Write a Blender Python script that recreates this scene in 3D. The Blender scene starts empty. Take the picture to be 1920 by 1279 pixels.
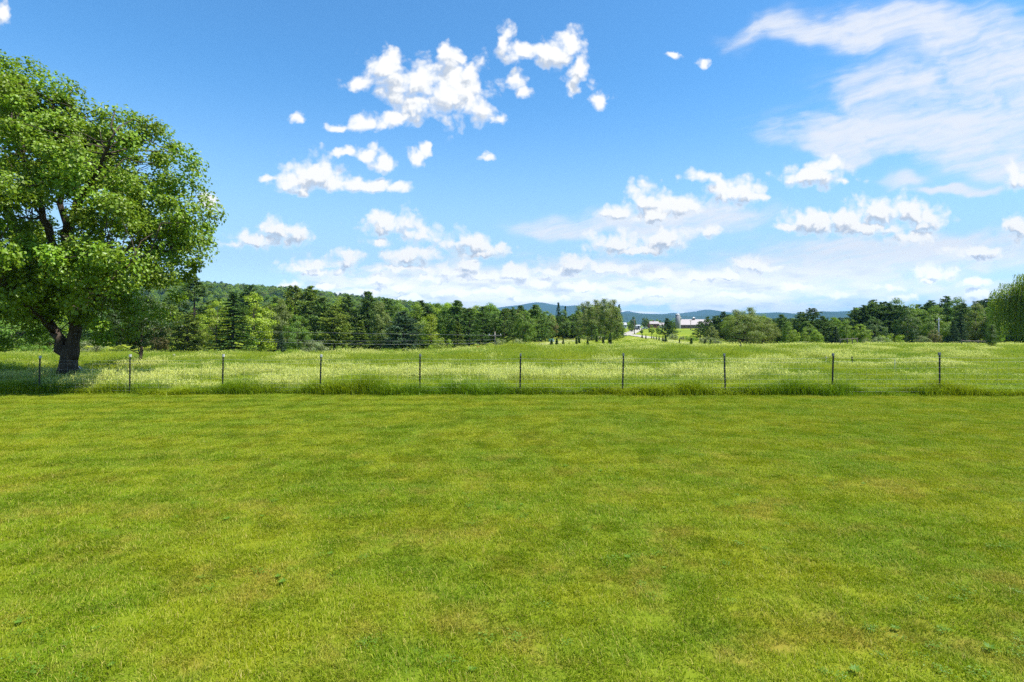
import bpy, math, random
import numpy as np
from mathutils import Vector, Matrix, Euler

R = math.radians
sc = bpy.context.scene
rng = np.random.default_rng(7)
random.seed(7)
F = 1920 * 20.0 / 36.0          # focal length in pixels of the 1920-wide photograph
EYE = 2.5                       # camera height
HOR = 600.0                     # image row of the horizon

# ------------------------------------------------------------------ camera
cam = bpy.data.cameras.new("camera")
cam.lens = 20.0
cam.sensor_width = 36.0
cam.shift_y = -(639.5 - HOR) / 1920.0
cam.clip_start = 0.1
cam.clip_end = 60000
camo = bpy.data.objects.new("camera", cam)
camo.location = (0, 0, EYE)
camo.rotation_euler = (R(90), 0, 0)
sc.collection.objects.link(camo)
sc.camera = camo

# ------------------------------------------------------------------ render / exposure
sc.view_settings.view_transform = 'Standard'
sc.view_settings.look = 'None'
EXPO = 1.0
sc.view_settings.exposure = EXPO
sc.view_settings.gamma = 1.0
cy = sc.cycles
cy.use_denoising = False         # the grain left at full samples suits grass and leaves better than smoothing
cy.max_bounces = 6
cy.diffuse_bounces = 3
cy.glossy_bounces = 2
cy.transmission_bounces = 3
cy.transparent_max_bounces = 4
cy.volume_bounces = 0
cy.caustics_reflective = False
cy.caustics_refractive = False
cy.use_adaptive_sampling = False

SUN_EL, SUN_AZ = 60.0, 104.0      # azimuth from straight ahead towards the right

# ------------------------------------------------------------------ node helper
class NT:
    def __init__(self, tree):
        self.t = tree; self.n = tree.nodes; self.l = tree.links
    def node(self, kind, **kw):
        nd = self.n.new(kind)
        for k, v in kw.items():
            setattr(nd, k, v)
        return nd
    def put(self, nd, idx, v):
        s = nd.inputs[idx]
        if isinstance(v, bpy.types.NodeSocket):
            self.l.new(v, s)
        else:
            s.default_value = v
    def math(self, op, a, b=None, c=None, clamp=False):
        nd = self.node('ShaderNodeMath', operation=op, use_clamp=clamp)
        self.put(nd, 0, a)
        if b is not None: self.put(nd, 1, b)
        if c is not None: self.put(nd, 2, c)
        return nd.outputs[0]
    def vec(self, op, a, b=None, c=None, out=0):
        nd = self.node('ShaderNodeVectorMath', operation=op)
        self.put(nd, 0, a)
        if b is not None: self.put(nd, 1, b)
        if c is not None: self.put(nd, 2, c)
        return nd.outputs[out]
    def smooth(self, x, a, b, lo=0.0, hi=1.0):
        nd = self.node('ShaderNodeMapRange', interpolation_type='SMOOTHSTEP')
        self.put(nd, 0, x); self.put(nd, 1, a); self.put(nd, 2, b); self.put(nd, 3, lo); self.put(nd, 4, hi)
        return nd.outputs[0]
    def lin(self, x, a, b, lo=0.0, hi=1.0):
        nd = self.node('ShaderNodeMapRange')
        self.put(nd, 0, x); self.put(nd, 1, a); self.put(nd, 2, b); self.put(nd, 3, lo); self.put(nd, 4, hi)
        return nd.outputs[0]
    def noise(self, v, scale, detail=4, rough=0.5, dims='3D', out=0, dist=0.0):
        nd = self.node('ShaderNodeTexNoise', noise_dimensions=dims)
        self.put(nd, 'Vector', v)
        nd.inputs['Scale'].default_value = scale
        nd.inputs['Detail'].default_value = detail
        nd.inputs['Roughness'].default_value = rough
        nd.inputs['Distortion'].default_value = dist
        return nd.outputs[out]
    def mix(self, f, a, b, blend='MIX'):
        nd = self.node('ShaderNodeMix', data_type='RGBA', blend_type=blend)
        self.put(nd, 0, f)
        self.put(nd, 6, a if isinstance(a, bpy.types.NodeSocket) else (*a, 1))
        self.put(nd, 7, b if isinstance(b, bpy.types.NodeSocket) else (*b, 1))
        return nd.outputs[2]
    def comb(self, x, y, z):
        nd = self.node('ShaderNodeCombineXYZ')
        self.put(nd, 0, x); self.put(nd, 1, y); self.put(nd, 2, z)
        return nd.outputs[0]
    def sep(self, v):
        nd = self.node('ShaderNodeSeparateXYZ'); self.put(nd, 0, v)
        return nd.outputs
    def attr(self, name, out=2):
        nd = self.node('ShaderNodeAttribute', attribute_name=name)
        return nd.outputs[out]

# ------------------------------------------------------------------ sky with its clouds
# directions are written as the offsets (in hundredths of F) from straight ahead; x0,y0,rx,ry
PUFFS = [
 (682,150,32,15),(735,130,44,34),(785,160,66,40),(850,172,62,50),(805,198,58,28),(838,108,22,26),(872,132,22,18),(880,200,40,26),
 (690,232,48,15),(640,236,28,8),(738,222,32,14),
 (945,75,20,22),(985,98,34,20),(1030,102,38,24),(1064,84,32,30),(1082,128,24,34),(1072,162,18,22),
 (966,152,24,14),(986,180,14,11),(930,217,15,10),(1128,182,19,13),
 (555,227,20,14),(1263,105,13,8),(1322,118,15,9),
 (782,294,14,13),(798,282,12,10),(905,294,18,6),(650,288,28,9),(690,290,26,11),(713,308,19,14),
 (588,322,50,27),(556,340,46,15),(640,341,55,15),(700,345,44,12),(742,350,24,11),(508,335,20,6),(565,355,16,9),
 (522,430,34,19),(552,436,28,19),(472,450,50,12),(430,457,26,8),
 (728,416,52,20),(795,443,37,19),(712,453,28,8),
 (880,455,48,19),(925,466,30,13),(900,478,36,6),
 (600,494,60,12),(652,485,32,16),(560,503,34,8),(600,510,46,7),
 (765,480,46,14),(800,476,26,12),(752,503,56,7),
 (855,510,56,18),(800,521,40,9),(908,515,42,12),(880,496,30,12),
 (966,512,38,15),(708,526,38,10),(752,540,30,9),(1075,495,46,16),(1042,510,36,9),(1135,505,55,9),
 (1010,530,50,9),(1090,536,60,7),(930,545,60,7),(850,548,50,7),(690,548,36,6),
 (545,533,30,9),(612,535,18,8),
 (1205,376,46,28),(1262,386,52,20),(1160,396,42,16),(1298,386,34,14),(1230,402,70,14),
 (1378,360,46,22),(1320,333,34,11),(1420,370,24,9),(1350,352,24,14),
 (1530,330,60,22),(1555,317,30,18),(1505,332,34,18),(1580,340,18,8),
 (1525,414,50,24),(1590,410,46,22),(1640,398,46,26),(1695,392,58,28),(1735,412,38,16),(1480,428,26,8),(1610,428,100,12),
 (1712,446,38,12),(1825,472,58,13),(1908,428,24,22),(1912,330,28,24),
 (1150,455,50,20),(1242,448,42,20),(1195,468,70,9),(1330,433,30,9),
 (1410,496,34,13),(1440,504,26,7),(1300,520,50,10),(1355,515,36,8),(1490,538,40,8),(1240,515,46,8),
 (1755,513,42,14),(1737,525,30,7),(1830,530,32,7),(1835,553,28,10),(1690,558,28,7),(1675,538,26,5),(1560,552,40,6),
 (393,380,20,13),(4,22,14,22),(1250,548,60,8),(1390,555,60,7),(1180,556,50,7),(1010,562,60,6),(760,562,60,6),
]
CIRRUS = [
 (1560,62,240,34),(1720,52,230,54),(1850,130,170,70),(1660,165,130,50),
 (1620,236,210,44),(1800,235,180,60),(1910,190,130,120),(1880,300,110,46),(1800,352,80,11),(1560,268,130,22),(1700,325,60,22),
 (1200,425,230,36),(1330,415,150,36),(1060,440,120,22),(1700,478,300,34),(1850,455,160,36),(1300,520,330,38),(1560,520,260,32),(900,530,380,36),(1750,548,300,26),(1100,560,520,24),
]
w = bpy.data.worlds.new("World")
sc.world = w
w.use_nodes = True
w.cycles.sampling_method = 'MANUAL'
w.cycles.sample_map_resolution = 512
w.node_tree.nodes.clear()
N = NT(w.node_tree)
SKY_STRENGTH = 0.1
SKY_TINT = (0.51, 0.94, 1.14)
CL = 2.0 ** -EXPO / SKY_STRENGTH      # what the camera shows as full white
skyt = N.node('ShaderNodeTexSky', sky_type='NISHITA', sun_disc=False)
skyt.sun_elevation = R(SUN_EL); skyt.sun_rotation = R(SUN_AZ)
skyt.altitude = 200; skyt.air_density = 1.0; skyt.dust_density = 0.15; skyt.ozone_density = 3.0
gen = N.node('ShaderNodeTexCoord').outputs['Generated']
gx, gy, gz = N.sep(gen)
ys = N.math('MAXIMUM', gy, 0.08)
front = N.smooth(gy, 0.10, 0.25)
Pu = N.math('MULTIPLY', N.math('DIVIDE', gx, ys), F / 100)
Pv = N.math('MULTIPLY', N.math('DIVIDE', gz, ys), F / 100)
P0 = N.comb(Pu, Pv, 0.0)
# edge raggedness: coarse for the high near clouds, finer for the low far ones
lowf = N.smooth(Pv, 3.6, 1.0)
na = N.noise(P0, 1.5, 7, 0.56, out=1)
nb = N.noise(P0, 3.6, 5, 0.55, out=1)
nmix = N.mix(lowf, na, nb)
wob = N.vec('MULTIPLY', N.vec('SUBTRACT', nmix, (0.5, 0.5, 0.5)), (1.0, 0.8, 0.0))
wamp = N.lin(lowf, 0, 1, 0.80, 0.36)
sca = N.node('ShaderNodeVectorMath', operation='SCALE'); N.put(sca, 0, wob); N.put(sca, 3, wamp)
P = N.vec('ADD', P0, sca.outputs[0])
sc3 = N.node('ShaderNodeSeparateColor'); N.l.new(nmix, sc3.inputs[0])
det = N.math('SUBTRACT', sc3.outputs[2], 0.5)
det2 = N.math('SUBTRACT', sc3.outputs[0], 0.5)
# rounded billows: distance to cell centres, and the same a little nearer the sun
def billow(v):
    nd = N.node('ShaderNodeTexVoronoi', voronoi_dimensions='2D', feature='F1')
    N.put(nd, 'Vector', v); nd.inputs['Scale'].default_value = 2.6; nd.inputs['Detail'].default_value = 2.0
    nd.inputs['Roughness'].default_value = 0.55; nd.inputs['Lacunarity'].default_value = 2.1
    return nd.outputs['Distance']
sc4 = N.node('ShaderNodeVectorMath', operation='SCALE'); N.put(sc4, 0, wob); sc4.inputs[3].default_value = 0.40
Pbil = N.vec('ADD', P0, sc4.outputs[0])
v_here = billow(Pbil)
v_up = billow(N.vec('ADD', Pbil, (0.045, 0.085, 0.0)))
puff = N.math('SUBTRACT', 0.60, v_here)
puffd = N.math('SUBTRACT', v_here, v_up)
det = N.math('ADD', N.math('MULTIPLY', det, 0.75), N.math('MULTIPLY', puff, 0.62))
det2 = N.math('ADD', N.math('MULTIPLY', det2, 0.25), N.math('MULTIPLY', puffd, 0.75))
# thin high cloud
Pc = N.vec('MULTIPLY', P0, (0.42, 1.5, 1.0))
rot = N.node('ShaderNodeVectorRotate', rotation_type='Z_AXIS'); N.put(rot, 0, P0); rot.inputs['Angle'].default_value = R(-14)
Pc = N.vec('MULTIPLY', rot.outputs[0], (0.42, 1.35, 1.0))
cn = N.noise(Pc, 1.0, 7, 0.52, dist=1.1)
cn2 = N.noise(P0, 0.9, 5, 0.6)
cm = None
warpc = N.vec('MULTIPLY', N.vec('SUBTRACT', N.noise(P0, 0.7, 3, 0.5, out=1), (0.5, 0.5, 0.5)), (2.2, 1.2, 0.0))
Pq = N.vec('ADD', P0, warpc)
for (x0, y0, rx, ry) in CIRRUS:
    c = ((x0 - 960) / 100, (HOR - y0) / 100); i = (100 / (rx * 1.5), 100 / (ry * 1.5))
    q = N.vec('MULTIPLY_ADD', Pq, (i[0], i[1], 0), (-c[0] * i[0], -c[1] * i[1], 0))
    L = N.vec('LENGTH', q, out=1)
    cm = L if cm is None else N.math('SMOOTH_MIN', cm, L, 0.5)
cmask = N.smooth(cm, 1.0, 0.1)
fil = N.noise(N.vec('ADD', N.vec('MULTIPLY', Pc, (0.9, 2.0, 1.0)), warpc), 2.6, 6, 0.55)
cirr = N.math('MULTIPLY', N.smooth(cmask, 0.0, 0.75), N.smooth(N.math('ADD', N.math('MULTIPLY_ADD', fil, 0.58, N.math('MULTIPLY', cn, 0.62)), N.math('MULTIPLY', cmask, 0.40)), 0.55, 1.12))
# a general scatter of cloud over the part of the sky the photo does not reach
genc = N.smooth(N.noise(gen, 3.0, 8, 0.6), 0.56, 0.66)
outside = N.math('MAXIMUM', N.smooth(Pv, 6.6, 9.0), N.math('MAXIMUM', N.smooth(N.math('ABSOLUTE', Pu), 10.6, 13.0), N.math('SUBTRACT', 1.0, front)))
genc = N.math('MULTIPLY', genc, N.math('MULTIPLY', outside, N.smooth(gz, 0.02, 0.12)))
cirr = N.math('MAXIMUM', N.math('MULTIPLY', cirr, front), genc)
tint = N.mix(1.0, skyt.outputs[0], SKY_TINT, 'MULTIPLY')
low = N.smooth(gz, 0.42, 0.0)
low = N.math('POWER', low, 1.3)
sky_col = N.mix(N.math('MULTIPLY', low, 0.93), tint, (0.55 * CL, 0.765 * CL, 0.97 * CL))
# broken low cloud banks above the horizon
Pb = N.vec('ADD', N.vec('MULTIPLY', P0, (0.85, 3.4, 1.0)), (3.7, 1.9, 0.0))
b1 = N.noise(Pb, 1.25, 7, 0.6); b2 = N.noise(N.vec('ADD', Pb, (0.05, 0.32, 0.0)), 1.25, 4, 0.55)
bmask = N.math('MULTIPLY', N.smooth(Pv, 1.45, 0.55), N.math('MULTIPLY', N.smooth(Pu, -4.8, -3.2), N.smooth(Pu, 9.6, 4.0)))
bank = N.math('MULTIPLY', N.smooth(N.math('ADD', b1, N.math('MULTIPLY', bmask, 0.10)), 0.49, 0.62), bmask)
bcol = N.mix(N.smooth(b2, 0.48, 0.72), (0.97 * CL, 0.98 * CL, 1.0 * CL), (0.62 * CL, 0.70 * CL, 0.80 * CL))
lift = N.smooth(gz, 0.11, 0.0, 1.0, 1.65)
base = N.mix(N.math('MULTIPLY', cirr, 0.90), sky_col, (0.90 * CL, 0.93 * CL, 1.0 * CL))
base = N.mix(N.math('MULTIPLY', bank, N.math('MULTIPLY', front, 0.9)), base, bcol)
base = N.mix(1.0, base, N.comb(lift, lift, lift), 'MULTIPLY')

_ng = [0]
def leaf_bg(puffs):
    """one patch of sky with the clouds that reach into it, as a node group"""
    if not puffs:
        bg = N.node('ShaderNodeBackground'); bg.inputs['Strength'].default_value = SKY_STRENGTH
        N.l.new(base, bg.inputs[0]); return bg.outputs[0]
    _ng[0] += 1
    gt = bpy.data.node_groups.new('cloud_patch', 'ShaderNodeTree')
    for nm, ty in (('P', 'Vector'), ('Det', 'Float'), ('Low', 'Float'), ('Front', 'Float'), ('Base', 'Color'), ('Det2', 'Float'), ('Lift', 'Float')):
        gt.interface.new_socket(nm, in_out='INPUT', socket_type='NodeSocket' + ty)
    gt.interface.new_socket('Sky', in_out='OUTPUT', socket_type='NodeSocketShader')
    n = NT(gt)
    gi = n.node('NodeGroupInput').outputs; go = n.node('NodeGroupOutput')
    P, det, lowf, front, base_, det2, lift_ = gi[0], gi[1], gi[2], gi[3], gi[4], gi[5], gi[6]
    def field(Pin):
        m = None
        for (x0, y0, rx, ry) in puffs:
            c = ((x0 - 960) / 100, (HOR - y0) / 100); i = (100 / (rx * 1.36), 100 / (ry * 1.46))
            q = n.vec('MULTIPLY_ADD', Pin, (i[0], i[1], 0), (-c[0] * i[0], -c[1] * i[1], 0))
            L = n.vec('LENGTH', q, out=1)
            m = L if m is None else n.math('SMOOTH_MIN', m, L, 0.12)
        return n.math('SUBTRACT', 1.0, m)
    fa = field(P)
    f0 = n.math('ADD', fa, n.math('MULTIPLY', det, 1.15))
    up = n.math('MULTIPLY_ADD', lowf, -0.14, 0.28)
    fu = field(n.vec('ADD', P, n.comb(0.04, up, 0.0)))
    a = n.math('MULTIPLY', n.smooth(f0, -0.15, 0.60), front)
    df = n.math('ADD', n.math('SUBTRACT', fu, fa), det2)
    sh = n.math('MULTIPLY', n.math('MULTIPLY', n.smooth(df, -0.16, 0.42), n.smooth(f0, 0.02, 0.42)), n.lin(lowf, 0, 1, 0.80, 1.0))
    col = n.mix(sh, (1.06 * CL, 1.06 * CL, 1.05 * CL), (0.52 * CL, 0.60 * CL, 0.72 * CL))
    col = n.mix(1.0, col, n.comb(lift_, lift_, lift_), 'MULTIPLY')
    bg = n.node('ShaderNodeBackground'); bg.inputs['Strength'].default_value = SKY_STRENGTH
    n.l.new(n.mix(a, base_, col), bg.inputs[0]); n.l.new(bg.outputs[0], go.inputs[0])
    gn = N.node('ShaderNodeGroup'); gn.node_tree = gt
    for k, v in enumerate((globals()['P'], globals()['det'], globals()['lowf'], globals()['front'], base, globals()['det2'], lift)): N.l.new(v, gn.inputs[k])
    return gn.outputs[0]

def split(rect, puffs, depth):
    x0, y0, x1, y1 = rect
    if len(puffs) <= 8 or depth >= 6:
        return leaf_bg(puffs)
    if (x1 - x0) > 1.3 * (y1 - y0):
        ax = 0; m = float(np.median([p[0] for p in puffs])); m = min(max(m, x0 + 0.2 * (x1 - x0)), x1 - 0.2 * (x1 - x0))
        ra, rb = (x0, y0, m, y1), (m, y0, x1, y1)
    else:
        ax = 1; m = float(np.median([p[1] for p in puffs])); m = min(max(m, y0 + 0.2 * (y1 - y0)), y1 - 0.2 * (y1 - y0))
        ra, rb = (x0, y0, x1, m), (x0, m, x1, y1)
    def inside(r):
        return [p for p in puffs if p[0] + p[2] * 1.6 + 34 > r[0] and p[0] - p[2] * 1.6 - 34 < r[2]
                and p[1] + p[3] * 1.6 + 42 > r[1] and p[1] - p[3] * 1.6 - 28 < r[3]]
    A, B = split(ra, inside(ra), depth + 1), split(rb, inside(rb), depth + 1)
    if ax == 0:
        fac = N.math('GREATER_THAN', Pu, (m - 960) / 100)
    else:
        fac = N.math('LESS_THAN', Pv, (HOR - m) / 100)
    ms = N.node('ShaderNodeMixShader')
    N.l.new(fac, ms.inputs[0]); N.l.new(A, ms.inputs[1]); N.l.new(B, ms.inputs[2])
    return ms.outputs[0]
wo = N.node('ShaderNodeOutputWorld')
N.l.new(split((0, 0, 1920, 600), PUFFS, 0), wo.inputs[0])

# ------------------------------------------------------------------ sun
sun = bpy.data.lights.new("sun", 'SUN')
sun.energy = 5.0
sun.angle = R(0.53)
sun.color = (1.0, 0.95, 0.87)
suno = bpy.data.objects.new("sun", sun)
sdir = Vector((math.sin(R(SUN_AZ)) * math.cos(R(SUN_EL)), math.cos(R(SUN_AZ)) * math.cos(R(SUN_EL)), math.sin(R(SUN_EL))))
suno.rotation_euler = sdir.to_track_quat('Z', 'Y').to_euler()
suno.location = (30, 20, 60)
sc.collection.objects.link(suno)

# ------------------------------------------------------------------ mesh helpers
class MB:
    """collects vertices and faces for one mesh"""
    def __init__(self):
        self.v = []; self.f = []; self.nv = 0; self.attrs = {}; self.an = {}
    def add(self, verts, faces, **attrs):
        verts = np.asarray(verts, float).reshape(-1, 3)
        self.v.append(verts)
        for fa in (faces if isinstance(faces, list) else [faces]):
            fa = np.asarray(fa, np.int64)
            if fa.size: self.f.append(fa + self.nv)
        for k in set(list(attrs) + list(self.attrs)):
            lst = self.attrs.setdefault(k, [])
            have = self.an.get(k, 0)
            if have < self.nv: lst.append(np.zeros(self.nv - have))
            lst.append(np.broadcast_to(np.asarray(attrs.get(k, 0.0), float), (len(verts),)).copy())
            self.an[k] = self.nv + len(verts)
        self.nv += len(verts)
        return self
    def mesh(self, name, mats, smooth=False):
        me = bpy.data.meshes.new(name)
        V = np.concatenate(self.v) if self.v else np.zeros((0, 3))
        me.vertices.add(len(V)); me.vertices.foreach_set('co', V.astype(np.float32).ravel())
        cnt = np.concatenate([np.full(len(f), f.shape[1], np.int32) for f in self.f])
        idx = np.concatenate([f.ravel() for f in self.f]).astype(np.int32)
        me.loops.add(len(idx)); me.loops.foreach_set('vertex_index', idx)
        me.polygons.add(len(cnt))
        st = np.zeros(len(cnt), np.int32); st[1:] = np.cumsum(cnt)[:-1]
        me.polygons.foreach_set('loop_start', st)
        me.polygons.foreach_set('use_smooth', np.full(len(cnt), smooth))
        for k, lst in self.attrs.items():
            a = me.attributes.new(k, 'FLOAT', 'POINT')
            a.data.foreach_set('value', np.concatenate(lst).astype(np.float32))
        for m in (mats if isinstance(mats, (list, tuple)) else [mats]):
            me.materials.append(m)
        me.update(calc_edges=True)
        me.validate()
        return me
    def box(self, x0, y0, z0, x1, y1, z1):
        v = [(x0,y0,z0),(x1,y0,z0),(x1,y1,z0),(x0,y1,z0),(x0,y0,z1),(x1,y0,z1),(x1,y1,z1),(x0,y1,z1)]
        return self.add(v, [[(0,3,2,1),(4,5,6,7),(0,1,5,4),(1,2,6,5),(2,3,7,6),(3,0,4,7)]])
    def tube(self, pts, rad, seg=8, cap=True):
        pts = np.asarray(pts, float); n = len(pts)
        rad = np.broadcast_to(np.asarray(rad, float), (n,))
        t = np.gradient(pts, axis=0); t /= np.linalg.norm(t, axis=1)[:, None] + 1e-9
        ref = np.array([0, 0, 1.0]) if abs(t[:, 2]).mean() < 0.8 else np.array([1.0, 0, 0])
        u = np.cross(t, ref); u /= np.linalg.norm(u, axis=1)[:, None] + 1e-9
        v = np.cross(t, u)
        a = np.linspace(0, 2 * np.pi, seg, endpoint=False)
        ring = pts[:, None, :] + rad[:, None, None] * (np.cos(a)[None, :, None] * u[:, None, :] + np.sin(a)[None, :, None] * v[:, None, :])
        i = np.arange(n - 1)[:, None] * seg; j = np.arange(seg)[None, :]; j2 = (j + 1) % seg
        fq = np.stack([i + j, i + j2, i + seg + j2, i + seg + j], -1).reshape(-1, 4)
        fs = [fq]
        if cap:
            fs.append(np.array([list(range(seg))[::-1], list(range((n - 1) * seg, n * seg))]))
        return self.add(ring.reshape(-1, 3), fs)
    def leaves(self, c, nrm, along, L, W, fold=0.25, rnd=None, extra=None):
        """pointed leaf: four-cornered, folded along its rib"""
        c = np.asarray(c, float); n = len(c)
        nrm = nrm / (np.linalg.norm(nrm, axis=1)[:, None] + 1e-9)
        al = along - (along * nrm).sum(1)[:, None] * nrm
        al /= np.linalg.norm(al, axis=1)[:, None] + 1e-9
        sd = np.cross(nrm, al)
        L = np.broadcast_to(L, (n,))[:, None]; W = np.broadcast_to(W, (n,))[:, None]
        p0 = c - al * L * 0.5; p2 = c + al * L * 0.5
        mid = c - al * L * 0.08
        p1 = mid + sd * W * 0.5 + nrm * W * fold; p3 = mid - sd * W * 0.5 + nrm * W * fold
        V = np.stack([p0, p1, p2, p3], 1).reshape(-1, 3)
        b = np.arange(n)[:, None] * 4
        Fc = np.concatenate([b + np.array([[0, 1, 2]]), b + np.array([[0, 2, 3]])])
        if rnd is None: rnd = rng.random(n)
        kw = {'rnd': np.repeat(rnd, 4)}
        if extra is not None: kw['ext'] = np.repeat(np.broadcast_to(extra, (n,)), 4)
        return self.add(V, [Fc], **kw)

def link(o, parent=None):
    sc.collection.objects.link(o)
    if parent is not None: o.parent = parent
    return o
def obj(name, me, parent=None, loc=None):
    o = bpy.data.objects.new(name, me)
    if loc is not None: o.location = loc
    return link(o, parent)
def thing(name, label, cat, loc=(0, 0, 0), rotz=0, group=None):
    o = bpy.data.objects.new(name, None); o.empty_display_size = 0.2
    o.location = loc; o.rotation_euler = (0, 0, rotz)
    return tag(link(o), label, cat, group)
def tag(o, label, cat, group=None):
    o['label'] = label; o['category'] = cat
    if group: o['group'] = group
    return o
def struct(o, kind='structure', label=None):
    o['kind'] = kind
    if label: o['label'] = label
    return o
def unit(a): return a / (np.linalg.norm(a, axis=-1, keepdims=True) + 1e-9)
def rdir(n): return unit(rng.normal(size=(n, 3)))

# ------------------------------------------------------------------ terrain
def sstep(x, a, b):
    t = np.clip((x - a) / (b - a), 0, 1); return t * t * (3 - 2 * t)
YK = [-300, 19, 38, 46, 60, 80, 100, 140, 200, 450, 1000, 3000, 9000, 30000]
ZL = [0, 0, 0, -0.5, -1.8, -3.3, -4.0, -4.4, -4.2, -5.0, -12, -30, -50, -90]      # left
ZC = [0, 0, 0.05, -0.05, -0.6, -1.6, -2.2, -2.45, -2.75, -4.2, -12, -30, -50, -90] # middle
ZR = [0, 0, 0.05, 0.02, -0.35, -1.3, -2.5, -3.6, -4.0, -5.0, -12, -30, -50, -90]  # right
def _curve(y, Z):
    # monotone-looking smooth curve: average of three shifted linear interpolations
    s = np.maximum(y, 1) * 0.05
    return (np.interp(y - s, YK, Z) + np.interp(y, YK, Z) + np.interp(y + s, YK, Z)) / 3
def ground_z(x, y):
    x = np.asarray(x, float); y = np.asarray(y, float)
    t = x / np.maximum(y, 1.0)
    l = sstep(t, 0.0, -0.22); r = sstep(t, 0.36, 0.62)
    z = _curve(y, ZC) * (1 - l) * (1 - r) + _curve(y, ZL) * l + _curve(y, ZR) * r
    z = z + 0.0085 * np.clip(x, -40, 40) * sstep(y, 6, 18) * (1 - sstep(y, 25, 60))
    z = z + 0.42 * np.exp(-(((x - 0.3) / 1.5) ** 2 + ((y - 46.5) / 2.0) ** 2))
    und = 0.05 * np.sin(x * 0.31 + 1.3) * np.sin(y * 0.23) + 0.03 * np.sin(x * 0.83 + y * 0.6)
    z = z + und * sstep(y, 20, 26) + 0.012 * np.sin(x * 0.9 + 0.5 * y) * np.sin(y * 0.7)
    return z
def gz1(x, y): return float(ground_z(x, y))
def fence_y(x): return 19.1 - 0.082 * np.asarray(x, float)
def mown_y(x):
    x = np.asarray(x, float)
    return fence_y(x) - 0.10 + 0.10 * np.sin(x * 0.8 + 1) + 0.07 * np.sin(x * 2.3 + 0.4) + 0.04 * np.sin(x * 6.1)
def pxx(px, d): return (px - 960) / F * d
def ztop(py, d): return EYE + (HOR - py) * d / F
def d_from_row(px, py):
    """distance at which the bare ground shows at this row (beyond the crest)"""
    ds = np.linspace(70, 600, 1500)
    rows = HOR + F * (EYE - ground_z(pxx(px, ds), ds)) / ds
    k = np.argmin(np.abs(rows - py)); return float(ds[k])

def axis(segs):
    out = [segs[0][0]]
    for a, b, s in segs:
        n = max(1, int(round((b - a) / s))); out += list(np.linspace(a, b, n + 1)[1:])
    return np.array(out)
gyv = axis([(-200, 0, 25), (0, 22, 0.5), (22, 60, 0.8), (60, 150, 3), (150, 500, 12), (500, 3000, 120), (3000, 30000, 1500)])
gxv = axis([(-22000, -2000, 2000), (-2000, -300, 100), (-300, -60, 8), (-60, -25, 2), (-25, 25, 0.7), (25, 60, 2), (60, 300, 8), (300, 2000, 100), (2000, 22000, 2000)])
GX, GY = np.meshgrid(gxv, gyv)
GZ = ground_z(GX, GY)
nx, ny = len(gxv), len(gyv)
i = np.arange(ny - 1)[:, None] * nx + np.arange(nx - 1)[None, :]
gf = np.stack([i, i + 1, i + nx + 1, i + nx], -1).reshape(-1, 4)

# ------------------------------------------------------------------ materials
def material(name):
    m = bpy.data.materials.new(name); m.use_nodes = True
    m.node_tree.nodes.clear()
    n = NT(m.node_tree)
    n.out = n.node('ShaderNodeOutputMaterial')
    return m, n
def finish(n, col, rough=0.8, spec=0.2, bump=None, bstr=0.3, bdist=0.02, metal=0.0):
    p = n.node('ShaderNodeBsdfPrincipled')
    n.put(p, 'Base Color', col if isinstance(col, bpy.types.NodeSocket) else (*col, 1))
    n.put(p, 'Roughness', rough); n.put(p, 'Specular IOR Level', spec); n.put(p, 'Metallic', metal)
    if bump is not None:
        b = n.node('ShaderNodeBump'); b.inputs['Strength'].default_value = bstr; b.inputs['Distance'].default_value = bdist
        n.l.new(bump, b.inputs['Height']); n.l.new(b.outputs[0], p.inputs['Normal'])
    n.l.new(p.outputs[0], n.out.inputs[0])
def foliage(n, col, trans=0.4, tcol=None, gloss=0.05, grough=0.45):
    d = n.node('ShaderNodeBsdfDiffuse'); t = n.node('ShaderNodeBsdfTranslucent')
    n.l.new(col, d.inputs[0]); n.l.new(tcol or col, t.inputs[0])
    ms = n.node('ShaderNodeMixShader'); ms.inputs[0].default_value = trans
    n.l.new(d.outputs[0], ms.inputs[1]); n.l.new(t.outputs[0], ms.inputs[2])
    o = ms.outputs[0]
    if gloss > 0:
        g = n.node('ShaderNodeBsdfGlossy'); g.inputs['Roughness'].default_value = grough
        g.inputs[0].default_value = (1, 1, 1, 1)
        m2 = n.node('ShaderNodeMixShader'); m2.inputs[0].default_value = gloss
        n.l.new(o, m2.inputs[1]); n.l.new(g.outputs[0], m2.inputs[2]); o = m2.outputs[0]
    n.l.new(o, n.out.inputs[0])

def plain(name, col, rough=0.7, spec=0.3, var=0.15, scale=6.0, metal=0.0, bstr=0.15):
    m, n = material(name)
    tc = n.node('ShaderNodeTexCoord').outputs['Object']
    f = n.noise(tc, scale, 5, 0.6)
    c = n.mix(n.lin(f, 0.3, 0.7), tuple(x * (1 - var) for x in col), tuple(min(1, x * (1 + var)) for x in col))
    finish(n, c, rough, spec, bump=f, bstr=bstr, bdist=0.01, metal=metal)
    return m

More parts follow.
